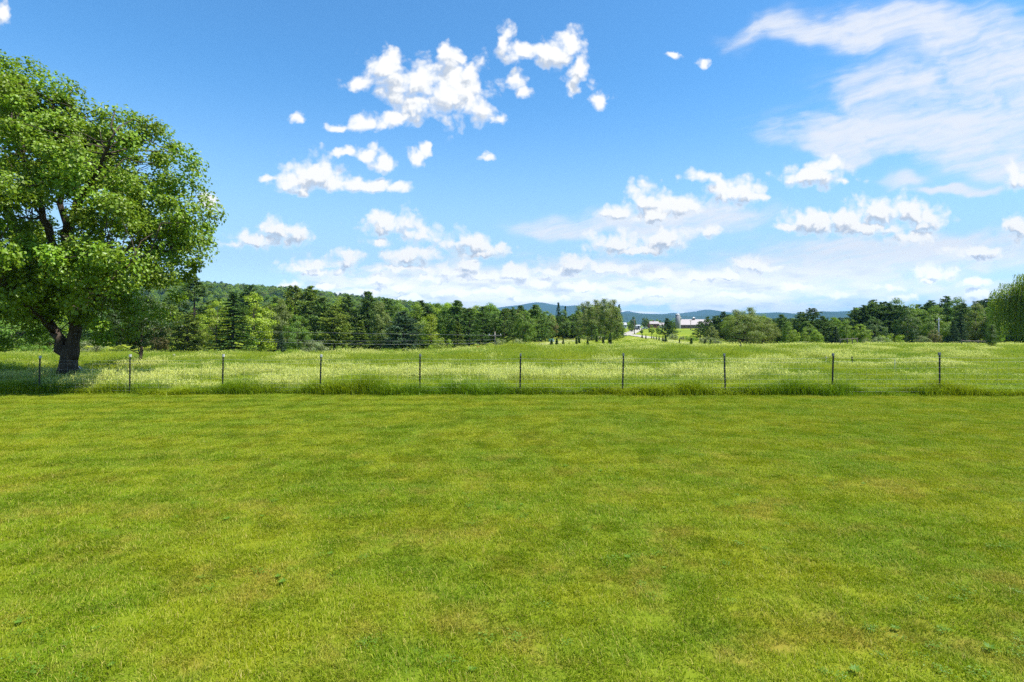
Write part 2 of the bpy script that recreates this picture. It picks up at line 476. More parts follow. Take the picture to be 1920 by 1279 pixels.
def lawn_tone(n, pos):
    """patches of lush, yellowish and dry turf, in world metres"""
    big = n.noise(pos, 0.55, 4, 0.6)
    mid = n.noise(n.vec('ADD', pos, (31, 7, 0)), 1.7, 4, 0.6)
    st = n.noise(n.vec('MULTIPLY', pos, (0.12, 1.5, 1)), 1.3, 3, 0.5)
    c = n.mix(n.smooth(big, 0.36, 0.64), (0.168, 0.275, 0.004), (0.300, 0.340, 0.006))
    c = n.mix(n.math('MULTIPLY', n.smooth(st, 0.45, 0.75), 0.45), c, (0.30, 0.40, 0.010))
    c = n.mix(n.math('MULTIPLY', n.smooth(mid, 0.52, 0.70), 0.55), c, (0.095, 0.185, 0.004))
    dry = n.math('MULTIPLY', n.smooth(n.noise(n.vec('ADD', pos, (3, 77, 0)), 1.0, 5, 0.68), 0.49, 0.68), n.smooth(n.sep(pos)[1], 15, 6, 0.3, 1.0))
    c = n.mix(n.math('MULTIPLY', dry, 0.55), c, (0.46, 0.32, 0.06))
    return c, dry

m_ground, n = material('ground_turf')
pos = n.node('ShaderNodeNewGeometry').outputs['Position']
px_, py_, pz_ = n.sep(pos)
lt, _d = lawn_tone(n, pos)
lt = n.mix(n.noise(pos, 40, 3, 0.7), n.mix(0.7, lt, (0.035, 0.04, 0.012)), n.mix(0.4, lt, (0.06, 0.06, 0.02)))
edge = n.math('ADD', n.math('MULTIPLY', px_, 0.082), py_)
edge = n.math('ADD', edge, n.math('MULTIPLY', n.noise(pos, 2.0, 3), 0.3))
f_lawn = n.smooth(edge, 19.0, 19.12, 1.0, 0.0)
mn = n.noise(n.vec('MULTIPLY', pos, (0.35, 1, 1)), 0.35, 6, 0.65)
far = n.smooth(py_, 45, 90)
mead = n.mix(n.smooth(mn, 0.38, 0.62), (0.055, 0.075, 0.014), (0.115, 0.125, 0.022))
farc = n.mix(n.smooth(n.noise(n.vec('MULTIPLY', pos, (0.25, 1, 1)), 0.06, 7, 0.7), 0.40, 0.62), (0.12, 0.18, 0.012), (0.22, 0.255, 0.022))
farc = n.mix(n.smooth(n.noise(pos, 1.3, 4, 0.7), 0.5, 0.75), farc, (0.09, 0.15, 0.014))
mead = n.mix(far, mead, farc)
finish(n, n.mix(f_lawn, mead, lt), 0.95, 0.05, bump=n.noise(pos, 12, 5, 0.7), bstr=0.6, bdist=0.03)
g = MB(); g.add(np.stack([GX, GY, GZ], -1).reshape(-1, 3), [gf])
struct(obj('ground', g.mesh('ground', m_ground, True)))

# lawn blades
m_lawn, n = material('lawn_blades')
pos = n.node('ShaderNodeNewGeometry').outputs['Position']
rn = n.attr('rnd')
c, dry = lawn_tone(n, pos)
c = n.mix(n.lin(rn, 0, 0.75, 0, 0.6), c, (0.12, 0.20, 0.004))
c = n.mix(n.smooth(rn, 0.70, 0.95), c, (0.46, 0.48, 0.05))
c = n.mix(n.math('MULTIPLY', n.smooth(rn, 0.88, 0.97), 0.8), c, (0.44, 0.36, 0.11))
foliage(n, c, 0.40, gloss=0.008, grough=0.5)

m_meadow, n = material('meadow_blades')
pos = n.node('ShaderNodeNewGeometry').outputs['Position']
rn = n.attr('rnd'); ex = n.attr('ext')
mn = n.noise(n.vec('MULTIPLY', pos, (0.35, 1, 0.3)), 0.45, 5, 0.6)
c = n.mix(n.smooth(mn, 0.36, 0.64), (0.165, 0.285, 0.004), (0.345, 0.400, 0.008))
c = n.mix(n.smooth(rn, 0.2, 1.0, 0, 0.55), c, (0.09, 0.17, 0.012))
straw = n.mix(rn, (0.46, 0.52, 0.06), (0.72, 0.73, 0.27))
c = n.mix(ex, c, straw)
foliage(n, c, 0.42, gloss=0.012)

m_weed, n = material('weed_leaf')
rn = n.attr('rnd')
foliage(n, n.mix(rn, (0.08, 0.17, 0.012), (0.13, 0.24, 0.02)), 0.3, gloss=0.02)

def leaf_material(name, trans, gloss, warm=0.35, col=None):
    m, n = material(name)
    oi = n.node('ShaderNodeObjectInfo')
    rn = n.attr('rnd')
    base = oi.outputs['Color']
    if col is not None:
        base = n.mix(oi.outputs['Random'], tuple(c * 0.72 for c in col), tuple(c * 1.3 for c in col))
    hs = n.node('ShaderNodeHueSaturation')
    n.put(hs, 'Hue', n.lin(rn, 0, 1, 0.488, 0.512)); n.put(hs, 'Value', n.lin(rn, 0, 1, 0.65, 1.35)); hs.inputs['Saturation'].default_value = 1.0
    n.l.new(base, hs.inputs['Color'])
    t = n.mix(warm, hs.outputs[0], (0.24, 0.33, 0.012))
    foliage(n, hs.outputs[0], trans, tcol=t, gloss=gloss)
    return m
m_leaf = leaf_material('broad_leaves', 0.42, 0.022)
m_needle = leaf_material('conifer_needles', 0.18, 0.015, 0.15)

m_bark, n = material('bark')
tc = n.node('ShaderNodeTexCoord').outputs['Object']
f = n.noise(n.vec('MULTIPLY', tc, (1, 1, 0.18)), 14, 6, 0.7)
finish(n, n.mix(n.lin(f, 0.3, 0.7), (0.024, 0.019, 0.014), (0.11, 0.086, 0.066)), 0.95, 0.1, bump=f, bstr=0.9, bdist=0.05)
m_palebark = plain('pale_bark', (0.24, 0.22, 0.18), 0.9, 0.1, 0.4, 4)

# ------------------------------------------------------------------ instanced ground cover
def instancer(name, pts, rot, scl, idx, protos):
    me = bpy.data.meshes.new(name)
    me.vertices.add(len(pts)); me.vertices.foreach_set('co', np.asarray(pts, np.float32).ravel())
    a = me.attributes.new('rot', 'FLOAT_VECTOR', 'POINT'); a.data.foreach_set('vector', np.asarray(rot, np.float32).ravel())
    a = me.attributes.new('scl', 'FLOAT_VECTOR', 'POINT'); a.data.foreach_set('vector', np.asarray(scl, np.float32).ravel())
    a = me.attributes.new('idx', 'INT', 'POINT'); a.data.foreach_set('value', np.asarray(idx, np.int32))
    o = obj(name, me)
    col = bpy.data.collections.new(name + '_kinds')
    for k, p in enumerate(protos):
        q = bpy.data.objects.new('%s_kind_%02d' % (name, k), p[0] if isinstance(p, tuple) else p)
        if isinstance(p, tuple): q.color = (*p[1], 1)
        col.objects.link(q)
    gt = bpy.data.node_groups.new(name, 'GeometryNodeTree')
    gt.interface.new_socket('Geometry', in_out='INPUT', socket_type='NodeSocketGeometry')
    gt.interface.new_socket('Geometry', in_out='OUTPUT', socket_type='NodeSocketGeometry')
    nn, ll = gt.nodes, gt.links
    gi, go = nn.new('NodeGroupInput'), nn.new('NodeGroupOutput')
    ci = nn.new('GeometryNodeCollectionInfo')
    ci.inputs['Collection'].default_value = col
    ci.inputs['Separate Children'].default_value = True; ci.inputs['Reset Children'].default_value = True
    ip = nn.new('GeometryNodeInstanceOnPoints')
    def na(nm, ty):
        q = nn.new('GeometryNodeInputNamedAttribute'); q.data_type = ty; q.inputs[0].default_value = nm; return q.outputs[0]
    ll.new(gi.outputs[0], ip.inputs['Points']); ll.new(ci.outputs[0], ip.inputs['Instance'])
    ip.inputs['Pick Instance'].default_value = True
    ll.new(na('idx', 'INT'), ip.inputs['Instance Index'])
    e2r = nn.new('FunctionNodeEulerToRotation'); ll.new(na('rot', 'FLOAT_VECTOR'), e2r.inputs[0])
    ll.new(e2r.outputs[0], ip.inputs['Rotation']); ll.new(na('scl', 'FLOAT_VECTOR'), ip.inputs['Scale'])
    ll.new(ip.outputs[0], go.inputs[0])
    md = o.modifiers.new('grow', 'NODES'); md.node_group = gt
    return o

def blades(mb, xy, h, wd, lean, bend, az, ext=0.0, z0=0.0, rnd=None):
    n = len(xy)
    d = np.stack([np.cos(az), np.sin(az), np.zeros(n)], 1)
    fa = az + np.pi / 2 + rng.normal(0, 0.6, n)
    s = np.stack([np.cos(fa), np.sin(fa), np.zeros(n)], 1)
    b = np.concatenate([xy, np.full((n, 1), z0)], 1)
    h = h[:, None]; wd = np.broadcast_to(wd, (n,))[:, None]; up = np.array([[0, 0, 1.0]])
    m = b + up * h * 0.55 + d * h * (lean * 0.55)[:, None]
    t = b + up * h * (1 - 0.25 * np.abs(bend))[:, None] + d * h * (lean + bend)[:, None]
    V = np.stack([b - s * wd / 2, b + s * wd / 2, m + s * wd * 0.4, m - s * wd * 0.4, t], 1).reshape(-1, 3)
    k = np.arange(n)[:, None] * 5
    if rnd is None: rnd = rng.random(n)
    mb.add(V, [k + np.array([[0, 1, 2, 3]]), k + np.array([[3, 2, 4]])], rnd=np.repeat(rnd, 5), ext=np.repeat(np.broadcast_to(ext, (n,)), 5))
    return t

# lawn: mown turf, each tuft combed one way or the other by the mower
def turf(nb, size, hmin, hmax, wd, way):
    mb = MB()
    xy = (rng.random((nb, 2)) - 0.5) * size
    h = rng.uniform(hmin, hmax, nb) * (0.8 + 0.4 * rng.random(nb))
    blades(mb, xy, h, rng.uniform(0.7, 1.3, nb) * wd, np.abs(rng.normal(0.45, 0.4, nb)), rng.normal(0.25, 0.35, nb), way * np.pi / 2 + rng.normal(0, 1.0, nb))
    return mb.mesh('turf_tuft', m_lawn)
turfs = [turf(560, 0.36, 0.016, 0.038, 0.0043, 1) for _ in range(4)] + [turf(420, 0.36, 0.022, 0.054, 0.0045, 1) for _ in range(2)]
turfs += [turf(560, 0.36, 0.016, 0.038, 0.0043, -1) for _ in range(4)] + [turf(420, 0.36, 0.022, 0.054, 0.0045, -1) for _ in range(2)]
pts = []
step = 0.225
for y in np.arange(2.2, 22.0, step):
    xm = y * 0.92 + 4.5
    xs = np.arange(-xm, xm, step)
    pts.append(np.stack([xs, np.full_like(xs, y)], 1))
pts = np.concatenate(pts); pts += rng.uniform(-0.10, 0.10, pts.shape)
pts = pts[pts[:, 1] < mown_y(pts[:, 0]) + rng.normal(0, 0.05, len(pts))]
z = ground_z(pts[:, 0], pts[:, 1])
stripe = np.sin(pts[:, 1] * 2 * np.pi / 1.1 + 0.25 * np.sin(pts[:, 0] * 0.4)) > rng.normal(0, 1, len(pts)) * np.clip(3.2 - 0.13 * pts[:, 1] + 0.06 * pts[:, 0], 0.9, 3.0)
rot = np.column_stack([rng.normal(0, 0.03, (len(pts), 2)), rng.uniform(-0.5, 0.5, len(pts))])
s = rng.uniform(0.9, 1.15, len(pts))
patch = np.sin(pts[:, 0] * 0.9 + 1.1 * np.sin(pts[:, 1] * 0.7)) * np.sin(pts[:, 1] * 1.1 + 0.6)
idx = rng.integers(0, 4, len(pts)); longer = (rng.random(len(pts)) < 0.12 + 0.2 * (patch > 0.45)); idx[longer] = rng.integers(4, 6, longer.sum())
idx = idx + np.where(stripe, 6, 0)
struct(instancer('lawn_grass', np.column_stack([pts, z]), rot, np.column_stack([s, s, s * rng.uniform(0.8, 1.25, len(pts))]), idx, turfs), 'stuff',
       'short mown grass of the foreground lawn')

# clover and plantain leaves in the turf
def weed_rosette(kind):
    mb = MB()
    if kind == 0:
        nl = 9; az = np.linspace(0, 2 * np.pi, nl, endpoint=False) + rng.normal(0, 0.2, nl)
        al = np.stack([np.cos(az), np.sin(az), np.full(nl, 0.35)], 1); L = rng.uniform(0.06, 0.10, nl)
        nr = np.stack([-np.cos(az) * 0.35, -np.sin(az) * 0.35, np.ones(nl)], 1)
        mb.leaves(al * L[:, None] * 0.55 + np.array([0, 0, 0.02]), nr, al, L, L * 0.42, 0.1)
    else:
        ns = 26
        c = np.column_stack([rng.normal(0, 0.07, (ns, 2)), rng.uniform(0.03, 0.055, ns)])
        for k in range(3):
            a = rng.uniform(0, 6.28, ns) if k == 0 else a + 2.1
            al = np.stack([np.cos(a), np.sin(a), np.full(ns, 0.1)], 1)
            mb.leaves(c + al * 0.010, np.column_stack([rng.normal(0, 0.25, (ns, 2)), np.ones(ns)]), al, 0.019, 0.017, 0.08)
    return mb.mesh('lawn_weed', m_weed)
weeds = [weed_rosette(0), weed_rosette(1), weed_rosette(1), weed_rosette(1)]
nw = 1100
wy = 2.6 + 13 * rng.random(nw) ** 1.5; wx = (rng.random(nw) * 2 - 1) * (wy * 0.95)
cl = np.sin(wx * 1.7 + 2) * np.sin(wy * 1.9) + rng.normal(0, 0.4, nw) + 0.5 * (np.abs(wx) > 2.2) * (wy < 4.6) > 0.45
wx, wy = wx[cl], wy[cl]; nw = len(wx)
ws = rng.uniform(0.35, 0.65, nw)
struct(instancer('lawn_weeds', np.column_stack([wx, wy, ground_z(wx, wy) + 0.015]), np.column_stack([np.zeros((nw, 2)), rng.uniform(0, 6.28, nw)]),
                 np.column_stack([ws] * 3), np.where(rng.random(nw) < 0.12, 0, rng.integers(1, 4, nw)), weeds), 'stuff', 'clover and plantain leaves in the lawn')

# meadow clumps: 0-2 leafy green, 3-5 pale seeding, 6-7 dense dark verge, 8 brown thatch
def meadow(nb, ns, size, h0, h1, sh0, sh1, pale, lean=0.25):
    mb = MB()
    xy = rng.normal(0, size * 0.42, (nb, 2))
    blades(mb, xy, rng.uniform(h0, h1, nb), rng.uniform(0.006, 0.011, nb), np.abs(rng.normal(0, lean, nb)), np.abs(rng.normal(0.3, 0.25, nb)), rng.uniform(0, 6.28, nb))
    if ns:
        xy = rng.normal(0, size * 0.45, (ns, 2)); az = rng.normal(0.4, 0.9, ns)
        t = blades(mb, xy, rng.uniform(sh0, sh1, ns), 0.004, np.abs(rng.normal(0.1, 0.12, ns)), np.abs(rng.normal(0.08, 0.1, ns)), az, ext=pale * 0.8)
        for k in range(3):
            al = np.column_stack([rng.normal(0.2, 0.4, ns), rng.normal(0, 0.4, ns), np.ones(ns) * 1.2])
            Lh = rng.uniform(0.08, 0.16, ns)
            mb.leaves(t - np.array([0, 0, 0.03]) + unit(al) * Lh[:, None] * 0.25, rdir(ns), al, Lh, rng.uniform(0.007, 0.015, ns), 0.1, extra=pale)
    return mb.mesh('meadow_clump', m_meadow)
mead = [meadow(100, 6, 0.5, 0.22, 0.50, 0.36, 0.56, 0.22) for _ in range(3)]
mead += [meadow(50, 64, 0.5, 0.22, 0.42, 0.36, 0.58, 1.0) for _ in range(3)]
mead += [meadow(150, 4, 0.36, 0.25, 0.62, 0.4, 0.6, 0.3, 0.35) for _ in range(2)]
mead += [meadow(90, 0, 0.4, 0.05, 0.16, 0, 0, 1.0, 0.8)]
pp = []; ii = []; ss = []
def fbm2(x, y, seed, sx, sy):
    r = np.random.default_rng(seed); v = np.zeros_like(x); a = 1.0
    for o in range(4):
        for k in range(3):
            th = r.uniform(0, 6.28); f = 2.0 ** o
            v += a / 3 * np.sin((x * math.cos(th) / sx + y * math.sin(th) / sy) * f * 2 + r.uniform(0, 6.28))
        a *= 0.6
    return v
# the strip along the fence
n0 = 2950
x = rng.uniform(-24, 23, n0); off = np.abs(rng.normal(0, 0.42, n0)) + 0.0
y = mown_y(x) + 0.08 + off
gate = fbm2(x, y * 0, 5, 1.6, 1)
keep = rng.random(n0) < np.clip(0.78 + 0.45 * gate, 0.35, 1)
hs = np.clip(0.68 + 0.34 * fbm2(x, y * 0, 9, 1.0, 1), 0.32, 1.25) * rng.uniform(0.75, 1.15, n0)
hs *= np.where((x > pxx(600, 19) ) & (x < pxx(720, 19)), 1.25, 1.0)
brown = (x > pxx(1590, 18)) & (x < pxx(1730, 18)) & (off < 0.25)
k0 = rng.integers(6, 8, n0); k0 = np.where(rng.random(n0) < 0.25, rng.integers(0, 3, n0), k0)
k0 = np.where(brown | ((gate < -0.4) & (off < 0.15)), 8, k0)
pp.append(np.stack([x, y], 1)[keep]); ii.append(k0[keep]); ss.append(hs[keep])
# the open meadow
y = []; x = []
for yy in np.arange(19.6, 54, 0.34):
    xm = yy * 0.93 + 5.0; st = 0.34 if yy < 38 else 0.42
    xs = np.arange(-xm, xm, st); x.append(xs); y.append(np.full_like(xs, yy))
x = np.concatenate(x); y = np.concatenate(y)
x = x + rng.uniform(-0.17, 0.17, len(x)); y = y + rng.uniform(-0.17, 0.17, len(y))
ok = y > fence_y(x) + 0.35; x, y = x[ok], y[ok]
pl = fbm2(x, y, 21, 5.0, 1.5)
band = np.exp(-((y - 23.5 - 0.06 * x) / 3.6) ** 2)
lf = 1 - sstep(x / y, 0.1, 0.6)
pm = pl * 1.05 + band * (0.95 * lf + 0.2) - 0.80
r_ = rng.random(len(x))
kk = np.where(pm + 0.35 * (r_ - 0.5) > 0.12, rng.integers(3, 6, len(x)), rng.integers(0, 3, len(x)))
dens = fbm2(x, y, 33, 2.2, 0.9)
hs = np.clip(0.85 + 0.22 * dens, 0.55, 1.25) * np.where(x / y > 0.55, 0.8, 1.0) * np.clip(1 + 0.3 * fbm2(x, y, 44, 1.1, 0.6), 0.6, 1.5) * rng.uniform(0.85, 1.15, len(x))
pp.append(np.stack([x, y], 1)); ii.append(kk); ss.append(hs)
# the lower field towards the drive
n0 = 9000
y = rng.uniform(50, 150, n0); t = rng.uniform(-0.12, 0.95, n0); x = t * y
pp.append(np.stack([x, y], 1)); ii.append(rng.integers(0, 4, n0)); ss.append(rng.uniform(0.5, 0.9, n0))
pp = np.concatenate(pp); ii = np.concatenate(ii); ss = np.concatenate(ss)
n0 = len(pp)
wide = np.where(pp[:, 1] > 50, 2.2, np.where(pp[:, 1] > 38, 1.25, 1.0))
struct(instancer('meadow_grass', np.column_stack([pp, ground_z(pp[:, 0], pp[:, 1]) - 0.01]), np.column_stack([rng.normal(0, 0.06, (n0, 2)), rng.uniform(0, 6.28, n0)]),
                 np.column_stack([wide, wide, ss]), ii, mead), 'stuff', 'tall seeding meadow grass beyond the wire fence')

# ------------------------------------------------------------------ gravel drive
m_gravel, n = material('pale_gravel')
pos = n.node('ShaderNodeNewGeometry').outputs['Position']
finish(n, n.mix(n.noise(pos, 1.2, 6, 0.7), (0.26, 0.24, 0.20), (0.38, 0.36, 0.31)), 0.95, 0.1, bump=n.noise(pos, 25, 4), bstr=0.4)
def ribbon(name, rows, width):
    P_ = []
    for (px, py) in rows:
        d = d_from_row(px, py); P_.append((pxx(px, d), d))
    P_ = np.array(P_)
    s = np.concatenate([[0], np.cumsum(np.linalg.norm(np.diff(P_, axis=0), axis=1))])
    q = np.linspace(0, s[-1], max(20, int(s[-1] / 2.5)))
    X = np.interp(q, s, P_[:, 0]); Y = np.interp(q, s, P_[:, 1])
    for _ in range(6):
        X[1:-1] = (X[:-2] + 2 * X[1:-1] + X[2:]) / 4; Y[1:-1] = (Y[:-2] + 2 * Y[1:-1] + Y[2:]) / 4
    T = np.stack([np.gradient(X), np.gradient(Y)], 1); T /= np.linalg.norm(T, axis=1)[:, None]
    nrm = np.stack([-T[:, 1], T[:, 0]], 1)
    rows_ = []
    for k in np.linspace(-0.5, 0.5, 5):
        wv = width * (1 + 0.12 * np.sin(q * 0.21 + k * 9))
        xx = X + nrm[:, 0] * k * wv; yy = Y + nrm[:, 1] * k * wv
        rows_.append(np.stack([xx, yy, ground_z(xx, yy) + 0.10 + 0.06 * (1 - (2 * k) ** 2)], 1))
    V = np.stack(rows_, 1); nq = len(q)
    i = np.arange(nq - 1)[:, None] * 5 + np.arange(4)[None, :]
    fa = np.stack([i, i + 1, i + 6, i + 5], -1).reshape(-1, 4)
    mb = MB(); mb.add(V.reshape(-1, 3), [fa])
    return struct(obj(name, mb.mesh(name, m_gravel, True)))
ribbon('gravel_road', [(990, 653), (1035, 644), (1090, 637), (1135, 632), (1165, 629), (1183, 624.5), (1192, 620), (1199, 617), (1206, 614.6), (1216, 613.4)], 5.0)
ribbon('gravel_driveway', [(1176, 627.5), (1196, 630), (1224, 635), (1262, 641), (1300, 646), (1334, 650)], 4.0)

# ------------------------------------------------------------------ far hills
m_hill, n = material('wooded_hill')
pos = n.node('ShaderNodeNewGeometry').outputs['Position']
f = n.noise(pos, 0.05, 8, 0.7)
finish(n, n.mix(n.smooth(f, 0.4, 0.62), (0.012, 0.028, 0.010), (0.035, 0.065, 0.016)), 1.0, 0.0, bump=n.noise(pos, 0.09, 6, 0.7), bstr=1.0, bdist=6)

def ridge(name, d, prof, depth, base, seed, rough, step=None, front=0.5):
    """a real range: rises from its foot to the crest line, falls away behind"""
    prof = np.array(prof, float)
    pxs = np.linspace(prof[0, 0], prof[-1, 0], int((prof[-1, 0] - prof[0, 0]) / (step or 3)))
    # smooth interpolation of the crest
    hz = np.interp(pxs, prof[:, 0], prof[:, 1])
    ker = np.hanning(9); ker /= ker.sum()
    hz = np.convolve(np.pad(hz, 4, mode='edge'), ker, 'valid')
    r = np.random.default_rng(seed)
    crest = ztop(hz, d)
    vs = np.linspace(-1, 1, 21)
    rows_ = []
    for v in vs:
        y = d + depth * v
        x = pxx(pxs, d)
        prof_z = np.clip(1 - abs(v) ** 1.15, 0, 1)
        nz = sum(a * np.sin(x * f1 + r.uniform(0, 6) + v * f2) for a, f1, f2 in [(0.5, 9 / d, 3), (0.3, 25 / d, 6), (0.2, 60 / d, 11)])
        z = base + (crest - base) * prof_z + rough * nz * (1 - prof_z) * prof_z * 3
        rows_.append(np.stack([x, np.full_like(x, y) + 0 * x, z], 1))
    V = np.stack(rows_, 0); m_, k_ = V.shape[:2]
    i = np.arange(m_ - 1)[:, None] * k_ + np.arange(k_ - 1)[None, :]
    fa = np.stack([i, i + 1, i + k_ + 1, i + k_], -1).reshape(-1, 4)
    mb = MB(); mb.add(V.reshape(-1, 3), [fa])
    return struct(obj(name, mb.mesh(name, m_hill, True)))
ridge('mountains', 7600, [(500, 592), (780, 586), (880, 580), (935, 577), (950, 574.5), (975, 572), (992, 568.5), (1004, 567), (1018, 567), (1030, 570), (1046, 572.5), (1066, 574),
      (1080, 572), (1095, 575), (1130, 583), (1160, 586.5), (1170, 585), (1177, 581.5), (1186, 585.5), (1205, 588), (1245, 589), (1262, 586), (1275, 588), (1290, 585.5), (1302, 584.5), (1316, 581.5), (1325, 580), (1338, 581.5),
      (1355, 584.5), (1380, 586.5), (1420, 587), (1455, 586), (1480, 588), (1560, 586), (1620, 588), (1800, 590), (2100, 592)], 1500, -60, 3, 25)
ridge('mountain_range', 5200, [(700, 594), (950, 594), (1100, 592), (1165, 588), (1190, 587.5), (1215, 590), (1245, 589.5), (1275, 592), (1300, 593), (1330, 591), (1360, 590.5), (1400, 591), (1425, 588.5), (1455, 585.5), (1480, 587),
      (1500, 590), (1540, 583.5), (1560, 584.5), (1600, 583), (1640, 583), (1700, 586), (1800, 588), (2100, 590)], 900, -45, 5, 14)
HILLP = [(-700, 500), (-200, 490), (150, 505), (385, 527), (440, 531), (500, 535), (560, 540), (620, 547), (700, 556), (770, 564), (830, 572), (900, 583), (980, 594), (1060, 604)]
HILLP = [(a, b + 9) for a, b in HILLP]
ridge('wooded_hill', 820, HILLP, 330, -9, 9, 2, step=8)

# ------------------------------------------------------------------ tree prototypes (all about 10 m tall)
def limb(mb, a, b, r0, r1, sag=0.0, seg=6, n=6, wob=0.04):
    a = np.array(a, float); b = np.array(b, float); t = np.linspace(0, 1, n)[:, None]
    p = a + (b - a) * t
    L = np.linalg.norm(b - a)
    p += rng.normal(0, wob * L, (n, 3)) * np.sin(np.pi * t) * 0.6
    p[:, 2] += (sag * L * np.sin(np.pi * t))[:, 0]
    mb.tube(p, np.linspace(r0, r1, n), seg)
    return p

def broadleaf(H=10, cw=3.6, c0=0.22, nclump=75, nleaf=110, ls=0.24, trunk_r=0.22, seed=0, top=1.0, hollow=0.5, stems=1):
    tr, cr = MB(), MB()
    zc = H * (c0 + 1) / 2; rz = H * (1 - c0) / 2
    for s_ in range(stems):
        o = rng.normal(0, 0.25 * (stems > 1), 2)
        limb(tr, (o[0], o[1], -0.3), (rng.normal(0, .3) + o[0] * 3, rng.normal(0, .3) + o[1] * 3, H * 0.80), trunk_r / stems ** 0.5, 0.04, n=8)
    cs = []
    while len(cs) < nclump:
        u = rng.normal(size=3); u /= np.linalg.norm(u)
        r = (hollow + (1 - hollow) * rng.random()) ** 0.8
        p = u * r
        # egg shape, fuller below the middle
        wz = 1.0 - 0.28 * max(0, p[2]) * top
        c = np.array([p[0] * cw * wz, p[1] * cw * wz, zc + p[2] * rz])
        if c[2] < H * c0 * 0.9: continue
        cs.append(c)
    cs = np.array(cs)
    for c in cs[::4]:
        a = np.array([0, 0, np.clip(c[2] - np.hypot(c[0], c[1]) * 0.7, H * 0.18, H * 0.75)])
        limb(tr, a, c, 0.07, 0.015, sag=-0.05, seg=4, n=4)
    for c in cs:
        rad = rng.uniform(0.5, 1.0) * 0.115 * H
        u = rdir(nleaf) * (rng.random((nleaf, 1)) ** 0.45) * rad * np.array([1.0, 1.0, 0.62])
        out = unit(c - np.array([0, 0, zc])) * 0.6
        nr = unit(u) * 0.9 + out + np.array([0, 0, 0.55]) + rng.normal(0, 0.45, (nleaf, 3))
        al = rng.normal(0, 1, (nleaf, 3)) + np.array([0, 0, -0.4])
        tone = np.clip(rng.normal(0.5, 0.16, nleaf) + rng.normal(0, 0.14), 0, 1)
        cr.leaves(c + u, nr, al, ls * rng.uniform(0.7, 1.3, nleaf), ls * 0.8 * rng.uniform(0.7, 1.2, nleaf), 0.15, rnd=tone)
    return tr.mesh('trunk', m_bark, True), cr.mesh('crown', m_leaf)

def conifer(H=10, w=2.2, c0=0.06, whorls=22, per=6, tufts=9, droop=0.0, upturn=0.25, shape='pine', irreg=0.35, nl=0.42, nw=0.10, each=10, flat=0.45):
    tr, cr = MB(), MB()
    tr.tube([(0, 0, -0.3), (0.03, 0, H * .35), (0, 0.04, H * .7), (0, 0, H * 0.99)], [0.17, 0.13, 0.08, 0.015], 7)
    zs = H * (c0 + (1 - c0) * np.linspace(0, 1, whorls) ** 0.92)
    for z in zs[:-1]:
        t = (z / H - c0) / (1 - c0)
        if shape == 'pine': L = w * (0.35 + 0.65 * math.sin(math.pi * min(1, 0.30 + 0.70 * t)) ** 0.9) * (1.02 - t ** 4 * 0.62)
        else: L = w * (1 - t) ** (0.85 if shape == 'spruce' else 0.7) + 0.08
        a0 = rng.uniform(0, 6.28)
        for k in range(per):
            if rng.random() < irreg * 0.4: continue
            az = a0 + k * 6.283 / per + rng.normal(0, 0.25)
            Lk = L * np.clip(rng.normal(1, irreg * 0.5), 0.45, 1.35)
            d = np.array([math.cos(az), math.sin(az), 0]); zz = z + rng.normal(0, 0.10)
            ts = np.linspace(0, 1, 5)[:, None]
            p = np.array([0, 0, zz]) + d * ts * Lk + np.array([0, 0, 1.0]) * (-droop * ts + upturn * ts ** 2) * Lk
            tr.tube(p, np.linspace(0.035, 0.008, 5), 4, cap=False)
            ntf = max(3, int(tufts * Lk / w + 2))
            tt = rng.uniform(0.25 if Lk > 0.6 else 0.0, 1.0, ntf) ** 0.8
            side = rng.normal(0, 0.22, ntf) * Lk * (0.35 + tt * 0.6)
            sv = np.array([-d[1], d[0], 0])
            pc = np.array([0, 0, zz]) + d * (tt * Lk)[:, None] + sv * side[:, None] + np.array([0, 0, 1.0]) * ((-droop * tt + upturn * tt ** 2) * Lk)[:, None]
            c = np.repeat(pc, each, 0); n_ = len(c)
            u = rdir(n_) * np.array([1, 1, flat]) * nl * 0.55 * rng.random((n_, 1)) ** 0.5
            al = d * 0.9 + unit(u) * 0.9 + np.array([0, 0, 0.35 if shape == 'pine' else -0.05]) + rng.normal(0, 0.25, (n_, 3))
            nr = np.array([0, 0, 1.0]) + rng.normal(0, 0.55, (n_, 3))
            tone = np.clip(rng.normal(0.5, 0.15, n_) + rng.normal(0, 0.12), 0, 1)
            cr.leaves(c + u, nr, al, nl * rng.uniform(0.7, 1.2, n_), nw * rng.uniform(0.7, 1.3, n_), 0.2, rnd=tone)
    c = np.tile(np.array([[0, 0, H * 0.97]]), (14, 1)); al = rng.normal(0, 0.5, (14, 3)) + np.array([0, 0, 1.0])
    cr.leaves(c + unit(al) * 0.12, rdir(14), al, nl * 0.8, nw, 0.2)
    return tr.mesh('trunk', m_bark, True), cr.mesh('crown', m_needle)

